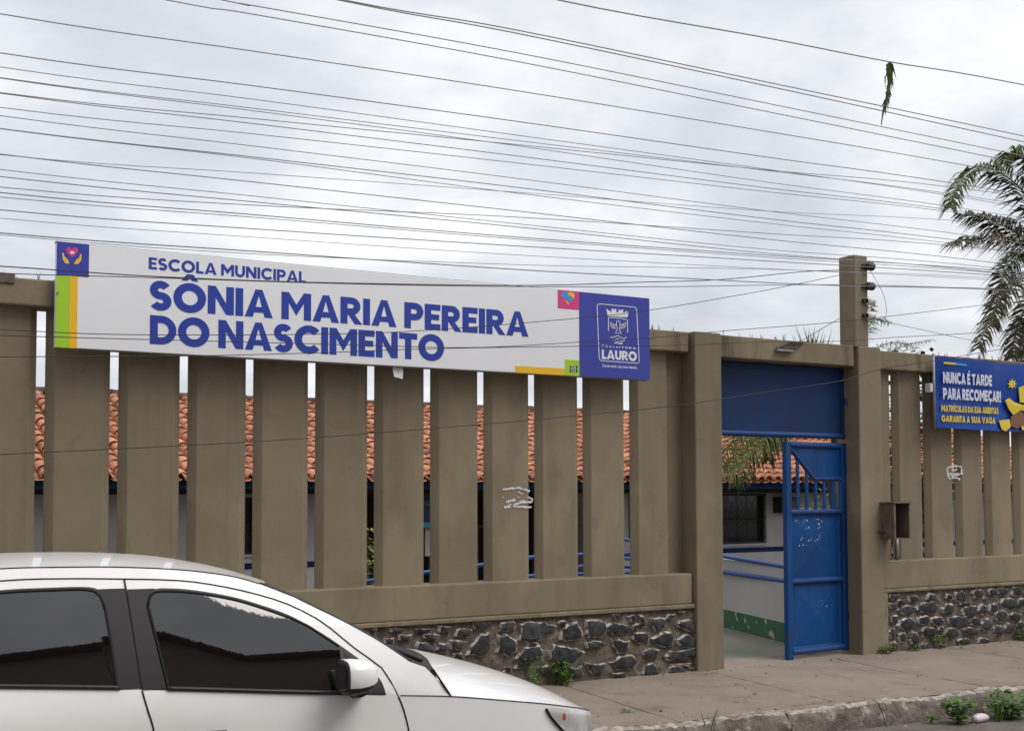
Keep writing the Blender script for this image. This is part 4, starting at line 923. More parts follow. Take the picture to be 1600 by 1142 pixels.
for ci in range(int(34.2/PIT)):
    X = -2.3+PIT*ci
    for cj in range(NC):
        o = Vector((X+rt_.uniform(-0.012, 0.012), EY, EZ)) + su*(cj*CRS+rt_.uniform(-0.02, 0.02)) + sn*0.015
        c_ = o+su*0.2; k = 9.0/(c_.y+9.0); xa = c_.x*k; za = 1.58+(c_.z-1.58)*k
        vis = any(a < xa < d for a, d in gaps) or (7.74 < xa < 9.0 and za < 2.12)
        yw = rt_.uniform(-0.05, 0.05)
        if vis: cand.append((c_.length, o, yw))
        else: cand.append((1e6+c_.length, o, yw))
cand.sort(key=lambda t: t[0])
n_ind = 0
for d_, o, yw in cand:
    if d_ < 1e6 and n_ind < 300:
        t_ = put('tile', tm, roofd, o); t_.rotation_euler = (0, 0, yw*0.6); n_ind += 1
    else:
        for r in [r0, [r0[0], r1[0]]]:
            rest.grid([[M_t @ Vector(q) + o for q in row] for row in r])
tag(rest.build('tile_field', 'tile', roofd, smooth=True, recalc=False, angle=50), kind='stuff')
pan = MB()                                     # troughs between the covers
for ci in range(int(34.2/PIT)):
    X = -2.3+PIT*(ci+0.5)
    pan.grid([[Vector((X+0.10*math.cos(math.pi*j/4), EY-0.03, EZ)) - sn*(0.02+0.03*math.sin(math.pi*j/4)) + sn*0.03 + su*s_ for j in range(5)] for s_ in (0.0, SLn)])
tag(pan.build('tile_trough', 'tile', roofd, recalc=False), kind='stuff')
rm = MB(); rr0 = [[(x_, -0.11*math.cos(math.pi*j/6), 0.10*math.sin(math.pi*j/6)) for j in range(7)] for x_ in (0, 0.42)]; rm.grid(rr0); rm.grid([rr0[0], [(q[0], q[1]*0.8, q[2]*0.8-0.005) for q in rr0[0]]])
rmm = rm.mesh('ridge_tile', 'tile_dark', smooth=True, angle=50)
for k in range(86):
    o = put('ridge_tile', rmm, roofd, (-2.3+0.40*k, RY-0.02, RZ+0.062+rt_.uniform(-0.012, 0.012))); o.rotation_euler = (rt_.uniform(-0.05, 0.05), -0.03, rt_.uniform(-0.03, 0.03))

# ------------------------------------------------------------------ entrance wall and handrails inside the gate
iw = thing('ramp_wall', (10.0, 2.5, 0), 'low white wall with peeling green plinth inside the gateway', 'wall')
A, B = atz(1130, 978, 0.0), atz(1226, 1003, 0.0); dr = (A-B).normalized(); nr = Vector((dr.y, -dr.x, 0))
b = MB(); P0, P1 = B-dr*0.15, A+dr*3.4
b.prism([P0+Vector((0, 0, 0.2)), P1+Vector((0, 0, 0.2)), P1+Vector((0, 0, 0.80)), P0+Vector((0, 0, 0.80))], (0, 0, 0), nr*0.15); b.build('body', 'white_wall', iw)
b = MB(); b.prism([P0-nr*0.012, P1-nr*0.012, P1-nr*0.012+Vector((0, 0, 0.205)), P0-nr*0.012+Vector((0, 0, 0.205))], (0, 0, 0), nr*0.17); b.build('plinth', 'green_plinth', iw)
hr = thing('handrail', (9.9, 2.0, 0), 'blue painted double pipe handrail along the white wall inside the gate', 'handrail')
for za, zb_ in (((1126, 868), (1226, 885)), ((1126, 893), (1226, 907))):
    p = at(za[0], za[1], A.y-0.05); q = at(zb_[0], zb_[1], B.y); d_ = (p-q)
    b = MB(); b.tube([q-d_*0.4, q, p, p+d_*2.0], 0.024, 8); b.build('rail', 'rail_blue', hr, smooth=True, angle=60)
for k in (-0.3, 1.6):
    p = at(1126, 868, A.y-0.05); q = at(1226, 885, B.y); c_ = q+(p-q)*k
    b = MB(); b.tube([(c_.x, c_.y, -0.05), (c_.x, c_.y, c_.z)], 0.02, 8); b.build('post', 'rail_blue', hr, smooth=True)
h2 = thing('handrail', (7.0, 2.5, 0), 'blue pipe handrail climbing a ramp behind the fence slats below the sign', 'handrail')
PT = [(560,910),(585,906),(672,893),(762,881),(842,869),(921,866),(1000,864)]
b = MB(); b.tube(cat_spline([at(a, c, 2.6) for a, c in PT], 4), 0.022, 8); b.build('rail', 'rail_blue', h2, smooth=True)
b = MB(); b.tube(cat_spline([at(a, c, 2.6) for a, c in [(800,902),(842,898),(921,883),(994,886),(1010,888)]], 4), 0.022, 8); b.build('rail', 'rail_blue', h2, smooth=True)
b = MB(); b.tube(cat_spline([at(a, c, 2.6) for a, c in [(880,897),(921,896),(1000,894)]], 4), 0.020, 8); b.build('rail', 'rail_blue', h2, smooth=True)
for a, c in ((562, 910), (800, 875), (1004, 864)):
    p = at(a, c, 2.6); b = MB(); b.tube([(p.x, 2.6, -0.72), (p.x, 2.6, p.z)], 0.02, 8); b.build('post', 'rail_blue', h2)

# ------------------------------------------------------------------ plants
def frond(b, pts, nl, ll, rr, droop=0.9, w=0.016, rad=0.016):
    C_ = cat_spline(pts, 8); n = len(C_)
    b.tube(C_[::2]+([C_[-1]] if (n-1) % 2 else []), [rad*(1-0.85*k/max(1, len(C_[::2])-1)) for k in range(len(C_[::2]))]+([rad*0.15] if (n-1) % 2 else []), 5)
    for k in range(nl):
        t = 0.10+0.90*k/nl; x_ = t*(n-1); i = min(int(x_), n-2); p = C_[i].lerp(C_[i+1], x_-i); d = (C_[i+1]-C_[i]).normalized()
        side_ = d.cross(Vector((0, 0, 1)))
        if side_.length < 0.1: side_ = Vector((1, 0, 0))
        side_.normalize()
        for sg in (-1, 1):
            l_ = ll*(0.55+0.6*math.sin(math.pi*min(1, t*0.9+0.12)))*rr.uniform(0.75, 1.15)
            o_ = (side_*sg*rr.uniform(0.5, 0.9) + d*rr.uniform(0.45, 0.8) + Vector((0, 0, rr.uniform(-0.1, 0.35)))).normalized()
            p1_ = p+o_*l_*0.45; p2_ = p1_+(o_+Vector((0, 0, -droop*rr.uniform(0.7, 1.5)))).normalized()*l_*0.6
            wv = d*w
            b.poly([p-wv*0.5, p+wv*0.5, p1_+wv, p1_-wv]); b.poly([p1_-wv, p1_+wv, p2_])
rp = random.Random(31)
def palm(name, base_, top, fronds, label, nl, ll, mt, tr_=0.12, extra=0, R0=2.0, w=0.016, trunk=True):
    t = thing(name, base_, label, 'palm tree')
    top = Vector(top)
    b = MB(); pp = [Vector(base_).lerp(top, k/10)+Vector((0.03*math.sin(k), 0.03*math.cos(k*1.3), 0)) for k in range(11)]
    b.tube(pp, [tr_*(1.25-0.35*k/10+0.05*(k % 2)) for k in range(11)], 10); b.build('trunk', 'bark', t, smooth=True)
    cr_ = None
    for fi, fpts in enumerate(fronds):
        b = MB(); k_ = 0.55 if (fi >= 7) else 1.0; frond(b, [top]+[Vector(p) for p in fpts], int(nl*k_), ll*k_, rp, w=w*k_, rad=0.022*k_)
        b.build('frond', mt[fi % len(mt)], t)
    for k in range(extra):
        a = -1.3+2.6*k/max(1, extra-1)+rp.uniform(-0.2, 0.2); e_ = rp.uniform(0.15, 0.8); r_ = R0*rp.uniform(0.8, 1.1)
        d = Vector((math.cos(a), math.sin(a), 0)); b = MB()
        frond(b, [top, top+d*r_*0.4+Vector((0, 0, r_*0.35*e_)), top+d*r_*0.8+Vector((0, 0, r_*0.25*e_-0.1)), top+d*r_+Vector((0, 0, -r_*0.35))], nl, ll, rp, w=w, rad=0.02)
        b.build('frond', mt[k % len(mt)], t)
    return t
PY = 7.0
def a7(x_, y_, dy=0): return at(x_, y_, PY+dy)
palm('palm_tree', (22.6, PY, -0.7), a7(1655, 420), [
    [a7(1628, 350), a7(1590, 290), a7(1535, 262), a7(1496, 292), a7(1484, 325)],
    [a7(1635, 385, .3), a7(1590, 365, .4), a7(1550, 345, .4), a7(1508, 335, .4)],
    [a7(1630, 392, -.3), a7(1580, 378, -.5), a7(1530, 372, -.6), a7(1490, 382, -.6)],
    [a7(1632, 425, -.2), a7(1590, 440, -.4), a7(1555, 480, -.5), a7(1528, 545, -.5)],
    [a7(1640, 440, .2), a7(1610, 470, .2), a7(1590, 510, .2), a7(1580, 560, .2)],
    [a7(1650, 340, .4), a7(1625, 270, .6), a7(1590, 240, .8), a7(1570, 255, .9)],
    [a7(1645, 455, -.3), a7(1622, 490, -.5), a7(1612, 530, -.5), a7(1606, 575, -.5)]],
    'tall shaggy palm tree with drooping fronds at the right edge', 105, 0.62, ['leaf_palm', 'leaf_dry', 'leaf_dry', 'leaf_dry', 'leaf_dry', 'leaf_palm', 'leaf_dry'], 0.16, 6, 2.6, w=0.025)
PY = 4.6
palm('palm_tree', at(1310, 900, PY), a7(1300, 600), [
    [a7(1275, 585), a7(1230, 640), a7(1185, 690), a7(1150, 760)],
    [a7(1270, 600, -.2), a7(1220, 655, -.3), a7(1180, 700, -.4), a7(1135, 745, -.4)],
    [a7(1280, 600, .2), a7(1240, 650, .2), a7(1215, 680, .2), a7(1200, 720, .2)],
    [a7(1270, 580, .1), a7(1200, 625, .1), a7(1150, 680, .1), a7(1125, 730, .1)],
    [a7(1275, 600, -.1), a7(1215, 640, -.1), a7(1165, 685, -.1), a7(1140, 735, -.1)],
    [a7(1280, 610, .3), a7(1240, 650, .4), a7(1200, 690, .4), a7(1165, 750, .4)],
    [a7(1285, 610, -.3), a7(1250, 640, -.4), a7(1225, 665, -.4), a7(1205, 700, -.4)],
    [a7(1320, 560), a7(1350, 520), a7(1368, 500), a7(1390, 505)],
    [a7(1320, 570, .3), a7(1345, 520, .3), a7(1352, 492, .3), a7(1358, 480, .3)],
    [a7(1330, 580, .4), a7(1380, 555, .5), a7(1420, 538, .6), a7(1455, 532, .6)],
    [a7(1325, 575, .2), a7(1365, 545, .2), a7(1400, 535, .2), a7(1432, 545, .2)]],
    'low green palm tree behind the gate, fronds hanging into the opening', 74, 0.46, ['leaf_palm'], 0.07, 0, 1.0, w=0.017)
tf = MB()
for q_ in ((1255, 545), (1265, 545), (1272, 545), (1280, 548), (1292, 552)):
    p = at(q_[0], q_[1], 1.2); blades(tf, p.x, 1.2, p.z-0.15, 5, 0.42, rp, 0.012, 0.28)
tag(tf.build('spiky_plant', 'leaf_weed', recalc=False), 'spiky yellow green leaf tips rising above the lintel left of the service post', 'plant')
def bush(name, c, R_x, R_z, n, lsz, label, cat='plant', mt='leaf_bush', stem=True, rr=rp, group=None, kind=None):
    t = thing(name, c, label, cat, group); b = MB(); c = Vector(c)
    for k in range(n):
        while True:
            q = Vector((rr.uniform(-1, 1), rr.uniform(-1, 1), rr.uniform(0, 1)))
            if Vector((q.x, q.y, (q.z-0.5)*1.7)).length < 1: break
        p = c+Vector((q.x*R_x*(0.5+0.6*q.z), q.y*R_x*(0.5+0.6*q.z), q.z*R_z)); a = rr.uniform(0, 6.28); s_ = lsz*rr.uniform(0.6, 1.3)
        d = Vector((math.cos(a), math.sin(a), rr.uniform(-0.5, 0.7))).normalized(); s2 = d.cross(Vector((rr.uniform(-.4, .4), rr.uniform(-.4, .4), 1))).normalized()
        b.poly([p, p+d*s_*0.5+s2*s_*0.32, p+d*s_, p+d*s_*0.5-s2*s_*0.32])
    b.build('foliage', mt, t, recalc=False)
    if stem:
        b = MB()
        for k in range(5):
            a = rr.uniform(0, 6.28); b.tube([c+Vector((0, 0, -0.01)), c+Vector((math.cos(a)*R_x*0.25, math.sin(a)*R_x*0.25, R_z*0.45)), c+Vector((math.cos(a)*R_x*0.5, math.sin(a)*R_x*0.5, R_z*0.8))], [lsz*0.08, lsz*0.06, lsz*0.03], 5)
        b.build('stem', mt, t)
    return t
p = at(1303, 800, 9.0); bush('garden_shrub', (p.x, 9.0, -0.7), 0.75, 2.35, 900, 0.13, 'yellow green shrub in the yard seen through the gate bars', 'shrub')
p = at(584, 880, 9.5); bush('garden_shrub', (p.x, 9.5, -0.7), 0.35, 1.75, 380, 0.13, 'bright green garden plant glimpsed through a fence gap under the sign', 'shrub')
bush('garden_shrub', (13.75, 3.2, -0.7), 0.75, 4.2, 1500, 0.16, 'dark leafy shrub filling the first gaps of the fence right of the gate', 'shrub', 'leaf_palm')
for k, (px_, py_, z_, rx, rz, n, ls, lab) in enumerate((
    (880, 1064, 0.0, 0.12, 0.20, 120, 0.055, 'leafy green weed at the foot of the stone base near the car nose'), (836, 1052, 0.0, 0.10, 0.26, 60, 0.04, 'thin weed climbing the stone base behind the car bonnet'),
    (1386, 1020, 0.0, 0.10, 0.08, 90, 0.035, 'low green weed where the right pillar meets the stone base'), (1432, 1013, 0.0, 0.07, 0.07, 50, 0.04, 'small bright weed at the foot of the right stone base'),
    (1469, 1006, 0.0, 0.07, 0.16, 70, 0.04, 'upright weed against the right stone base'), (1600, 1000, 0.0, 0.10, 0.14, 80, 0.045, 'weed at the right stone base on the photo edge'),
    (1498, 1130, -0.15, 0.12, 0.20, 260, 0.05, 'bushy green weed growing from the gutter beside the white lump'), (1578, 1122, -0.15, 0.20, 0.20, 340, 0.055, 'wide leafy weed clump in the gutter at the right edge'),
    (1455, 1130, -0.15, 0.05, 0.06, 24, 0.035, 'tiny bright weed on the kerb face'), (1192, 1146, -0.15, 0.06, 0.07, 30, 0.04, 'small bright green weed at the kerb foot under the pavement'),
    (978, 1112, 0.0, 0.06, 0.02, 30, 0.022, 'tiny flat weed in the pavement surface by the car'))):
    p = atz(px_, py_, z_)
    if z_ == 0 and p.y > -0.05: p = Vector((at(px_, py_, -0.07).x, -0.07, 0.0))
    bush('weed', (p.x, p.y, z_), rx, rz, n, ls, lab, 'weed', 'leaf_weed', group='weeds along the pavement')
for k, (px_, py_, n, h, lab) in enumerate(((1108, 1150, 26, 0.24, 'tall thin grass tuft on the kerb right of the car'), (1040, 1145, 12, 0.12, 'short grass tuft on the kerb close to the car nose'), (1560, 1116, 40, 0.18, 'grass tuft among the gutter weeds at the right'))):
    p = atz(px_, py_, -0.1); b = MB(); blades(b, p.x, p.y, -0.14 if k != 2 else -0.15, n, h, rp, 0.004, 0.45)
    tag(b.build('grass_tuft', 'leaf_weed', recalc=False), lab, 'grass', 'grass tufts on the kerb')
b = MB(); p = atz(1531, 1128, -0.15); n = 12; rows = []
for i in range(9):
    t = math.pi*i/8; r_ = math.sin(t)**0.7
    rows.append([(p.x-0.085*math.cos(t), p.y+0.04*r_*math.cos(a)-0.008*math.sin(i), -0.152+0.035+0.034*r_*math.sin(a)) for a in [2*math.pi*j/n for j in range(n)]])
b.grid(rows, 0, True); tag(b.build('litter_lump', 'soap_white', smooth=True, weld=True), 'pale pinkish white oval lump of litter in the gutter', 'litter')

db = MB(); rdb = random.Random(17)
for k in range(420):
    X = rdb.uniform(3.5, 14); u = rdb.random()
    Y = -0.04-abs(rdb.gauss(0, 0.10)) if u < 0.4 else (kerbY(X)+0.12+abs(rdb.gauss(0, 0.15)) if u < 0.65 else (rdb.uniform(kerbY(X)+0.1, -0.1) if u < 0.85 else kerbY(X)-0.14-abs(rdb.gauss(0, 0.12))))
    if Y < kerbY(X)+0.05 and Y > kerbY(X)-0.13: continue
    z0_ = -0.152 if Y < kerbY(X) else 0.002; r_ = rdb.uniform(0.004, 0.013); n_ = 5; a0 = rdb.uniform(0, 6)
    ring = [(X+r_*rdb.uniform(0.6, 1.4)*math.cos(a0+2*math.pi*j/n_), Y+r_*rdb.uniform(0.6, 1.4)*math.sin(a0+2*math.pi*j/n_), z0_) for j in range(n_)]
    tpt = (X, Y, z0_+r_*rdb.uniform(0.4, 0.9)); mi_ = 0 if rdb.random() < 0.7 else 1
    for j in range(n_): db.poly([ring[j], ring[(j+1) % n_], tpt], mi_)
tag(db.build('pavement_grit', ['kerb_worn', 'leaf_dry'], recalc=False), 'loose grit and dry leaf crumbs scattered over the pavement and gutter', 'grit', kind='stuff')

# ------------------------------------------------------------------ parked car (local frame: s forward, t towards the street, z up)
PHI = math.radians(7); ca_ = Vector((math.cos(PHI), -math.sin(PHI), 0)); cn_ = Vector((-math.sin(PHI), -math.cos(PHI), 0)); CO = Vector((1.4375, -3.306, -0.15))
def CP(s, t, z): return CO + ca_*s + cn_*t + Vector((0, 0, z))
def w0(z): return 0.815-0.215*max(0.0, (z-0.92)/0.48)**1.15
PLAN = [(-1.72, 0.0), (-1.70, 0.40), (-1.64, 0.62), (-1.52, 0.73), (-1.2, 0.79), (-0.8, 0.812), (-0.2, 0.816), (0.6, 0.816), (1.0, 0.815), (1.3, 0.812), (1.6, 0.795), (1.78, 0.765), (1.90, 0.715), (1.99, 0.635), (2.06, 0.51), (2.11, 0.34), (2.135, 0.17), (2.14, 0.0)]
def _dense(T):
    o = [(p.x, p.y) for p in cat_spline([(a, c, 0) for a, c in T], 8)]
    for _ in range(6): o = [o[0]]+[((o[i-1][0]+2*o[i][0]+o[i+1][0])/4, (o[i-1][1]+2*o[i][1]+o[i+1][1])/4) for i in range(1, len(o)-1)]+[o[-1]]
    return o
PLAND = _dense(PLAN)
def plan_t(s): return itp(s, PLAND)
ZB = [(-1.72, 0.95), (-1.5, 1.05), (-0.8, 1.045), (-0.495, 1.029), (0.1, 0.985), (0.5, 0.950), (0.968, 0.911), (1.02, 0.907), (1.254, 0.887), (1.473, 0.856), (1.693, 0.822), (1.88, 0.784), (2.0, 0.748), (2.09, 0.715), (2.14, 0.695)]
ZBD = _dense(ZB)
def zb(s): return itp(s, ZBD)
car = thing('parked_car', (CO.x, CO.y, -0.15), 'white hatchback car with dark tinted windows parked before the fence', 'car')
AX = (-1.08, 1.38)
def zlow(s):
    z = 0.20
    for a in AX:
        d = abs(s-a)
        if d < 0.345: z = max(z, 0.285+math.sqrt(0.345**2-d*d))
    return z
def bodypt(s, tp, z, sg):
    k = w0(max(z, 0.92))/0.815
    bulge = 0.012*math.sin(math.pi*min(1, max(0, (z-0.25)/0.68)))
    tuck = -0.035*max(0, (0.5-z)/0.3)**2
    f = min(1, tp/0.3); ds = 0
    if s > 1.95: ds = 0.035*math.sin(math.pi*min(1, max(0, (0.62-z)/0.4)))*(s-1.95)/0.2
    return CP(s+ds, sg*(tp*k+(bulge+tuck)*f), z)
st_ = []
for (a, c), (d, e_) in zip(PLAND, PLAND[1:]):
    n = max(1, int((Vector((a, c))-Vector((d, e_))).length/0.05))
    for k in range(n): st_.append((a+(d-a)*k/n, c+(e_-c)*k/n))
st_.append(PLAND[-1])
# smooth the outline
for _ in range(2): st_ = [st_[0]]+[((st_[i-1][0]+2*st_[i][0]+st_[i+1][0])/4, (st_[i-1][1]+2*st_[i][1]+st_[i+1][1])/4) for i in range(1, len(st_)-1)]+[st_[-1]]
b = MB()
for sg in (1, -1):
    b.grid([[bodypt(s, t, zlow(s)+(zb(s)-zlow(s))*j/12, sg) for j in range(13)] for s, t in st_])
body = b.build('body', 'car_white', car, smooth=True, weld=True)
def samp(pts, n):
    P = [Vector(p) for p in pts]; L_ = [0]
    for a, c in zip(P, P[1:]): L_.append(L_[-1]+(c-a).length)
    o = []
    for k in range(n):
        x_ = L_[-1]*k/(n-1); i = 0
        while i < len(P)-2 and L_[i+1] < x_: i += 1
        o.append(P[i].lerp(P[i+1], (x_-L_[i])/max(1e-9, L_[i+1]-L_[i])))
    return o
def smoothc(pts, n): return samp([tuple(p)[:2] for p in cat_spline([(a, c, 0) for a, c in pts], 6)], n)
def patch(name, A, B, mt, off, rows=6, parent=car, both=True, back=0.0):
    for sg in ((1, -1) if both else (1,)):
        b = MB(); R2 = []
        for j in range(rows+1):
            r = []
            for p, q in zip(A, B):
                m_ = Vector(p[:2]).lerp(Vector(q[:2]), j/rows); r.append(CP(m_.x, sg*(w0(max(m_.y, 0.9))+off), m_.y))
            R2.append(r)
        b.grid(R2); b.build(name, mt, parent, smooth=True)
def seam(name, pts, off=-0.0006, r=0.0030, mt='rubber', parent=car, n=40, both=True, fn=None):
    for sg in ((1, -1) if both else (1,)):
        b = MB(); P = smoothc(pts, n) if len(pts) > 2 else samp(pts, n)
        b.tube([(fn(p.x, p.y, sg, off) if fn else CP(p.x, sg*(w0(max(p.y, 0.9))*(plan_t(p.x)/0.8155 if p.x > 1.0 else 1)+off), p.y)) for p in P], r, 5); b.build(name, mt, parent, smooth=True)
DT = [(-1.30, 1.30), (-1.0, 1.375), (-0.493, 1.407), (-0.278, 1.409), (-0.04, 1.401), (0.174, 1.389), (0.332, 1.363), (0.488, 1.323), (0.607, 1.28), (0.725, 1.215), (0.796, 1.155), (0.874, 1.087), (0.946, 1.035), (0.982, 0.993), (0.999, 0.951), (1.021, 0.907)]
GU = [(-1.35, 1.38), (-0.9, 1.43), (-0.493, 1.451), (-0.276, 1.451), (-0.054, 1.446), (0.177, 1.430), (0.336, 1.408), (0.415, 1.391), (0.493, 1.366)]
AP = [(0.493, 1.366), (0.612, 1.317), (0.68, 1.282), (0.845, 1.195), (0.97, 1.120), (1.091, 1.034)]
# door upper shell from belt to door top
lowc = [(s, zb(s)-0.004) for s in [-1.45+2.47*k/40 for k in range(41)]]
patch('door_upper', [Vector((s, zb(s)-0.004)) for s in [-1.40+2.42*k/60 for k in range(61)]], smoothc(DT, 61), 'car_white', -0.001, 10)
# rail: roof side, A pillar and wing corner
lo_ = [(-1.30, 1.30), (-1.0, 1.375), (-0.493, 1.407), (-0.278, 1.409), (-0.04, 1.401), (0.174, 1.389), (0.332, 1.363), (0.488, 1.323), (0.607, 1.28), (0.725, 1.215), (0.796, 1.155), (0.874, 1.087), (0.946, 1.035), (0.982, 0.993), (0.999, 0.951), (1.021, 0.907), (1.254, 0.885)]
up_ = [(-1.36, 1.372), (-1.0, 1.424), (-0.493, 1.451), (-0.276, 1.451), (-0.02, 1.444), (0.21, 1.427), (0.38, 1.399), (0.493, 1.366), (0.645, 1.302), (0.765, 1.238), (0.845, 1.195), (0.95, 1.132), (1.02, 1.087), (1.06, 1.06), (1.091, 1.034), (1.15, 1.012), (1.262, 0.895)]
patch('roof_rail', [Vector(p) for p in lo_], [Vector(p) for p in up_], 'car_white', 0.0, 5)
# roof
RC = [(-1.46, 1.40), (-0.95, 1.455), (-0.49, 1.474), (-0.27, 1.476), (-0.04, 1.470), (0.20, 1.450), (0.40, 1.412), (0.52, 1.380), (0.62, 1.346)]
b = MB(); rows = []
ge, gc = smoothc([(p[0], p[1]) for p in GU], 30), smoothc(RC, 30)
for p, c in zip(ge, gc):
    te = w0(p.y); rows.append([CP(c.x+(p.x-c.x)*(v*v), te*v, c.y+(p.y-c.y)*(abs(v)**2.6)+0.003) for v in [-1+2*j/24 for j in range(25)]])
b.grid(rows); b.build('roof', 'car_white', car, smooth=True)
seam('roof_seam', GU, 0.000, 0.0024)
# windscreen
WC = [(0.62, 1.343), (0.80, 1.258), (0.98, 1.160), (1.12, 1.070), (1.235, 0.985)]
we, wc = smoothc(AP, 20), smoothc(WC, 20); rows = []
for p, c in zip(we, wc):
    te = w0(p.y)-0.004; rows.append([CP(c.x+(p.x-c.x)*(v*v), te*v, c.y+(p.y-c.y)*(v*v)+0.002) for v in [-1+2*j/20 for j in range(21)]])
b = MB(); b.grid(rows); b.build('windscreen', 'car_glass', car, smooth=True)
for sg in (1, -1):
    b = MB(); b.tube([CP(p.x, sg*(w0(p.y)-0.006), p.y+0.002) for p in we], 0.007, 6); b.build('windscreen_trim', 'car_black', car, smooth=True)
# cowl
b = MB(); r1 = rows[-1]; hr_ = [CP(1.36-0.17*(v*v), 0.73*v, 0.978+0.020*(1-v*v)) for v in [-1+2*j/20 for j in range(21)]]
b.grid([[p-Vector((0, 0, 0.004)) for p in r1], [(p+q)/2-Vector((0, 0, 0.010)) for p, q in zip(r1, hr_)], [q-Vector((0, 0, 0.006)) for q in hr_]]); b.build('cowl', 'car_black', car, smooth=True)
b = MB(); b.tube([CP(1.22, 0.55, 1.01), CP(1.14, 0.30, 1.05), CP(1.10, 0.0, 1.075)], [0.012, 0.009, 0.006], 6); b.build('wiper', 'car_black', car, smooth=True)
# bonnet
HC = [(1.345, 0.985), (1.5, 0.955), (1.7, 0.902), (1.88, 0.840), (2.01, 0.780), (2.09, 0.730), (2.13, 0.700)]
HE = [(1.195, 0.99), (1.30, 0.882), (1.473, 0.856), (1.693, 0.822), (1.9, 0.784), (2.04, 0.750), (2.10, 0.733)]
b = MB(); rows = []
hc = smoothc(HC, 40)
for i, c in enumerate(hc):
    u = i/39; se = 1.20+(2.04-1.20)*u
    hw = plan_t(se)*0.998; ze = zb(se)+0.004
    row = []
    for j in range(41):
        v = -1+2*j/40; av = abs(v); s_ = c.x+(se-c.x)*av*av
        z_ = ze+(c.y-ze)*(1-av**3.6)*(1.0)
        row.append(CP(s_, hw*v, z_))
    rows.append(row)
b.grid(rows)
b.grid([rows[-1], [p+Vector((0, 0, -0.03))-ca_*0.01 for p in rows[-1]]])
b.build('bonnet', 'car_white', car, smooth=True)
def bodyfn(s, z, sg, off): return bodypt(s, plan_t(s)+off, z, sg)
seam('bonnet_gap', [(1.03, 0.905), (1.254, 0.886), (1.473, 0.856), (1.693, 0.822), (1.88, 0.784), (2.0, 0.748)], -0.0006, 0.0026, fn=lambda s, z, sg, off: bodyfn(s, z+0.002, sg, off))
seam('bonnet_gap', [(1.185, 1.0), (1.215, 0.95), (1.252, 0.89)], 0.000, 0.0048)
# door gaps
seam('door_gap', [(-0.04, 1.400), (-0.035, 1.358), (0.005, 0.996)], 0.004, 0.003)
seam('door_gap', DT, 0.0003, 0.0028)
seam('door_gap', [(0.005, 0.99), (0.02, 0.93), (0.046, 0.838), (0.06, 0.70), (0.06, 0.30)], 0.0, 0.0036, fn=bodyfn)
seam('door_gap', [(1.021, 0.905), (1.043, 0.849), (1.065, 0.759), (1.075, 0.66)], 0.0, 0.0036, fn=bodyfn)
# black window surround
BK = [(0.06, 1.356), (0.095, 1.362), (0.211, 1.353), (0.366, 1.323), (0.484, 1.286), (0.603, 1.239), (0.719, 1.170), (0.791, 1.119), (0.87, 1.058), (0.933, 0.996), (0.956, 0.962), (0.968, 0.916)]
patch('window_surround', [Vector((0.03+(0.968-0.03)*k/59, zb(0.03+(0.968-0.03)*k/59)+0.002)) for k in range(60)], smoothc([(0.0, 1.358)]+BK, 60), 'car_black', 0.0015, 8)
patch('pillar_trim', [Vector((0.008+0.098*k/9, zb(0.05)+0.004)) for k in range(10)], [Vector((-0.032+0.105*k/9, 1.362)) for k in range(10)], 'car_pillar', 0.004, 8)
patch('pillar_trim', [Vector((-0.085+0.087*k/9, zb(-0.04)+0.004)) for k in range(10)], [Vector((-0.145+0.107*k/9, 1.366)) for k in range(10)], 'car_pillar', 0.004, 8)
WT = [(0.044, 1.295), (0.050, 1.325), (0.062, 1.341), (0.094, 1.350), (0.21, 1.342), (0.365, 1.312), (0.483, 1.275), (0.601, 1.229), (0.669, 1.196), (0.718, 1.162), (0.790, 1.112)]
patch('side_window', [Vector((0.104+(0.795-0.104)*k/59, zb(0.104+(0.795-0.104)*k/59)+0.016)) for k in range(60)], smoothc(WT, 60), 'car_glass', 0.007, 10)
patch('quarter_glass', [Vector((0.812+0.10*k/19, zb(0.85)+0.02)) for k in range(20)], smoothc([(0.812, 1.085), (0.85, 1.055), (0.885, 1.02), (0.912, 0.985)], 20), 'car_pillar', 0.005, 5)
RWt = [(-1.02, 1.16), (-0.98, 1.26), (-0.85, 1.335), (-0.493, 1.363), (-0.311, 1.367), (-0.195, 1.366), (-0.148, 1.355), (-0.128, 1.325), (-0.118, 1.29)]
RWs = [(p[0]+(0.008 if p[0] > -0.2 else -0.01), p[1]+0.010) for p in RWt]
patch('window_surround', [Vector((-1.04+(0.96)*k/49, zb(-1.04+0.96*k/49)+0.002)) for k in range(50)], smoothc(RWs, 50), 'car_black', 0.0015, 8)
patch('side_window', [Vector((-1.0+(0.912)*k/49, zb(-1.0+0.912*k/49)+0.016)) for k in range(50)], smoothc(RWt, 50), 'car_glass', 0.007, 10)
# rubber seals round the side glass
seam('window_seal', WT, 0.0065, 0.0055, 'rubber')
seam('window_seal', [(0.044, 1.297), (0.072, 1.15), (0.102, zb(0.1)+0.012)], 0.0065, 0.0055, 'rubber')
seam('window_seal', RWt, 0.0065, 0.0055, 'rubber')
seam('window_seal', [(-0.118, 1.292), (-0.10, 1.15), (-0.086, zb(-0.09)+0.012)], 0.0065, 0.0055, 'rubber')
# belt mouldings
for s0, s1 in ((-1.02, -0.075), (0.098, 0.85)):
    seam('belt_moulding', [(s0+(s1-s0)*k/8, zb(s0+(s1-s0)*k/8)+0.008) for k in range(9)], 0.006, 0.0095, 'car_black')
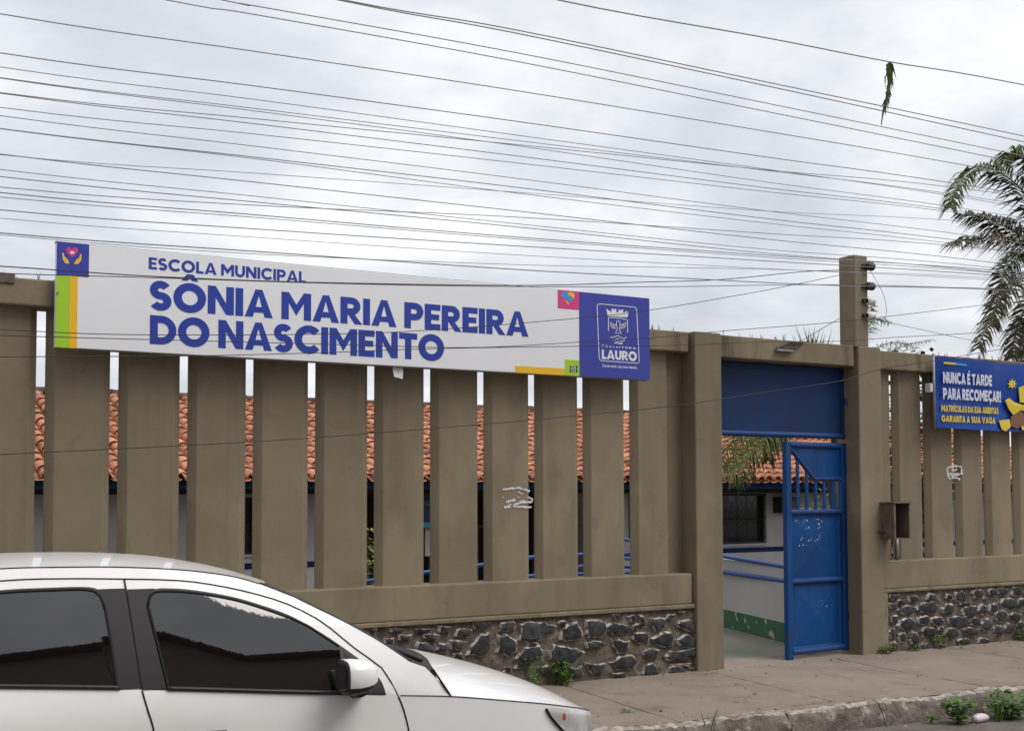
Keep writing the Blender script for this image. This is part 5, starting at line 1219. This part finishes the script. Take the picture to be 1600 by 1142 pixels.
# tail: hatch and rear window close the back
b = MB(); rows = []
for k in range(13):
    t = k/12; z_ = 1.385-0.435*t; s_ = -1.44-0.25*math.sin(t*math.pi/2); hw_ = (w0(z_)-0.02)*(1-0.06*t)
    rows.append([CP(s_+0.10*(v*v), hw_*v, z_) for v in [-1+2*j/16 for j in range(17)]])
b.grid(rows); b.build('hatch', 'car_white', car, smooth=True)
b = MB(); rows = []
for k in range(8):
    t = 0.08+0.6*k/7; z_ = 1.385-0.435*t; s_ = -1.45-0.25*math.sin(t*math.pi/2); hw_ = (w0(z_)-0.10)*(1-0.06*t)
    rows.append([CP(s_+0.10*(v*v)*0.8-0.006, hw_*v, z_) for v in [-1+2*j/12 for j in range(13)]])
b.grid(rows); b.build('rear_window', 'car_glass', car, smooth=True)
for sg in (1, -1):
    b = MB(); b.grid([[CP(-1.30-0.14*k/6, sg*w0(1.30+0.012*k), 1.30+0.012*k) for k in range(7)], [CP(-1.40-0.05*k/6, sg*(w0(1.02)-0.01*k/6), zb(-1.45)-0.004) for k in range(7)]])
    b.build('rear_pillar', 'car_white', car, smooth=True)
b = MB(); b.obox(CP(0.25, 0, 0.22), ca_*1.75, cn_*0.72, Vector((0, 0, 0.05))); b.build('underbody', 'car_black', car)
b = MB()
for j in range(2): pass
b.grid([[bodypt(s, max(0.0, plan_t(s)), 0.45-0.06*j, sg)+ca_*0.012 for s, sg in [(2.05, 1), (2.09, 1), (2.12, 1), (2.137, 1), (2.137, -1), (2.12, -1), (2.09, -1), (2.05, -1)]] for j in range(3)]); b.build('grille', 'car_black', car, smooth=True)
# headlights
for sg in (1, -1):
    h_ = MB(); tp_ = [(s, zb(s)-0.010) for s in [1.706+0.33*k/20 for k in range(21)]]
    bt_ = smoothc([(1.706, 0.802), (1.728, 0.765), (1.775, 0.715), (1.835, 0.665), (1.90, 0.632), (1.96, 0.612), (2.036, 0.605)], 21)
    def hp(off): return [[bodypt(p[0]+(q.x-p[0])*j/8, plan_t(p[0]+(q.x-p[0])*j/8)+off, p[1]+(q.y-p[1])*j/8, sg) for p, q in zip(tp_, bt_)] for j in range(9)]
    h_.grid(hp(0.003)); hd = h_.build('headlight', 'lamp_white', car, smooth=True)
    h_ = MB(); h_.grid(hp(0.014)); h_.build('lens', 'lamp_glass', hd, smooth=True)
    h_ = MB(); c_ = (1.80, 0.758)
    rows = [[bodypt(c_[0]+0.010*k*math.cos(a), plan_t(c_[0]+0.010*k*math.cos(a))+0.009-0.004*k, c_[1]+0.016*k*math.sin(a), sg) for a in [2*math.pi*j/10 for j in range(10)]] for k in (0.05, 0.6, 1.0)]
    h_.grid(rows, 0, True); h_.build('indicator', 'lamp_orange', hd, smooth=True)
    h_ = MB(); P_ = [bodypt(p.x, plan_t(p.x)+0.004, p.y, sg) for p in bt_]; h_.tube(P_, 0.005, 5); h_.build('headlight_gap', 'rubber', hd, smooth=True)
# mirrors
for sg in (1, -1):
    mi = MB(); rows = []; prof = [(0.750, 0.55), (0.752, 0.90), (0.760, 1.0), (0.80, 1.0), (0.835, 0.93), (0.865, 0.78), (0.885, 0.52), (0.892, 0.12)]
    n = 20
    for s_, k in prof:
        r = []
        for j in range(n):
            a = 2*math.pi*j/n; cx_ = abs(math.cos(a))**0.6*(1 if math.cos(a) > 0 else -1); cz_ = abs(math.sin(a))**0.6*(1 if math.sin(a) > 0 else -1)
            r.append(CP(s_, sg*(0.915+0.092*k*cx_), 1.010+0.068*k*cz_+0.006*(1-k)))
        rows.append(r)
    mi.grid(rows, 0, True); mi.poly(rows[0], 1); mi.poly(rows[-1])
    for k in range(len(mi.f)-2):
        row_, j = divmod(k, n); a = 2*math.pi*(j+0.5)/n
        if math.sin(a) < -0.35 or row_ < 2: mi.m[k] = 1
    mr = mi.build('mirror', ['car_white', 'car_black'], car, smooth=True, angle=60)
    b = MB(); b.tube([CP(0.84, sg*0.80, 0.945), CP(0.835, sg*0.86, 0.95), CP(0.83, sg*0.92, 0.965)], [0.04, 0.035, 0.035], 10); b.build('mirror_foot', 'car_black', mr, smooth=True)
    b = MB(); b.grid([[CP(0.7475, sg*(0.915+0.075*x_), 1.010+0.052*z_) for x_ in (-1, 1)] for z_ in (-1, 1)]); b.build('mirror_glass', 'chrome', mr)
# door handles
for s0 in (0.125, -0.80):
    for sg in (1, -1):
        b = MB(); b.tube([bodypt(s0, 0.816, 0.818, sg)+cn_*sg*0.012, bodypt(s0+0.05, 0.816, 0.820, sg)+cn_*sg*0.034, bodypt(s0+0.14, 0.816, 0.818, sg)+cn_*sg*0.034, bodypt(s0+0.19, 0.816, 0.813, sg)+cn_*sg*0.012], 0.013, 8)
        b.build('door_handle', 'car_black', car, smooth=True)
# wheels
for a in AX:
    for sg in (1, -1):
        w_ = MB(); prof = [(0.185, 0.70), (0.205, 0.80), (0.255, 0.815), (0.283, 0.80), (0.29, 0.74), (0.283, 0.66), (0.25, 0.64)]
        w_.grid([[CP(a+r_*math.cos(q), sg*t_, 0.29+r_*math.sin(q)) for q in [2*math.pi*j/28 for j in range(28)]] for r_, t_ in prof], 0, True); wh = w_.build('wheel', 'rubber', car, smooth=True)
        w_ = MB(); prof = [(0.195, 0.795), (0.18, 0.80), (0.165, 0.775), (0.07, 0.785), (0.03, 0.80)]
        rows = [[CP(a+r_*math.cos(q), sg*t_, 0.29+r_*math.sin(q)) for q in [2*math.pi*j/28 for j in range(28)]] for r_, t_ in prof]
        w_.grid(rows, 0, True); w_.poly(rows[-1]); w_.build('rim', 'rim_metal', wh, smooth=True)

# ------------------------------------------------------------------ houses across the street (they show in the car windows)
def house(prof, label, wins):
    x0, x1 = prof[0][0], prof[-1][0]; FH = -11.6
    t = thing('house', ((x0+x1)/2, FH, -0.1), label, 'house')
    b = MB(); b.prism([(x0, FH, -0.6)]+[(a, FH, c) for a, c in prof]+[(x1, FH, -0.6)], (0, 0, 0), (0, -7, 0)); b.build('wall', 'house_paint', t)
    b = MB()
    for (a, c), (d, e_) in zip(prof, prof[1:]): b.prism([(a, FH+0.25, c+0.005), (d, FH+0.25, e_+0.005), (d, FH+0.25, e_+0.12), (a, FH+0.25, c+0.12)], (0, 0, 0), (0, -7.4, 0))
    b.build('roof', 'tile_dark', t)
    for X, z0 in wins:
        w_ = MB(); w_.box(X-0.5, X+0.5, FH, FH+0.02, z0, z0+1.2); w_ = w_.build('window', 'window_dark', t)
        for z_ in (z0-0.06, z0+1.2):
            f_ = MB(); f_.box(X-0.55, X+0.55, FH+0.001, FH+0.05, z_, z_+0.06); f_.build('frame', 'white_wall', w_)
    d_ = MB(); d_.box(x0+0.6, x0+1.5, FH, FH+0.03, -0.05, 2.1); d_.build('door', 'dark_wood', t)
house([(-8.0, 7.0), (-0.8, 7.5), (1.49, 7.9)], 'dark house across the street mirrored in the rear side window', [(-5, 1.0), (-2.5, 1.0), (-5, 4.2), (-2.5, 4.2)])
house([(1.5, 8.1), (2.2, 8.1), (2.95, 6.9), (8.5, 6.5)], 'dark stepped house across the street mirrored in the front side window', [(4.2, 1.0), (6.6, 1.0), (4.2, 4.0), (6.6, 4.0)])
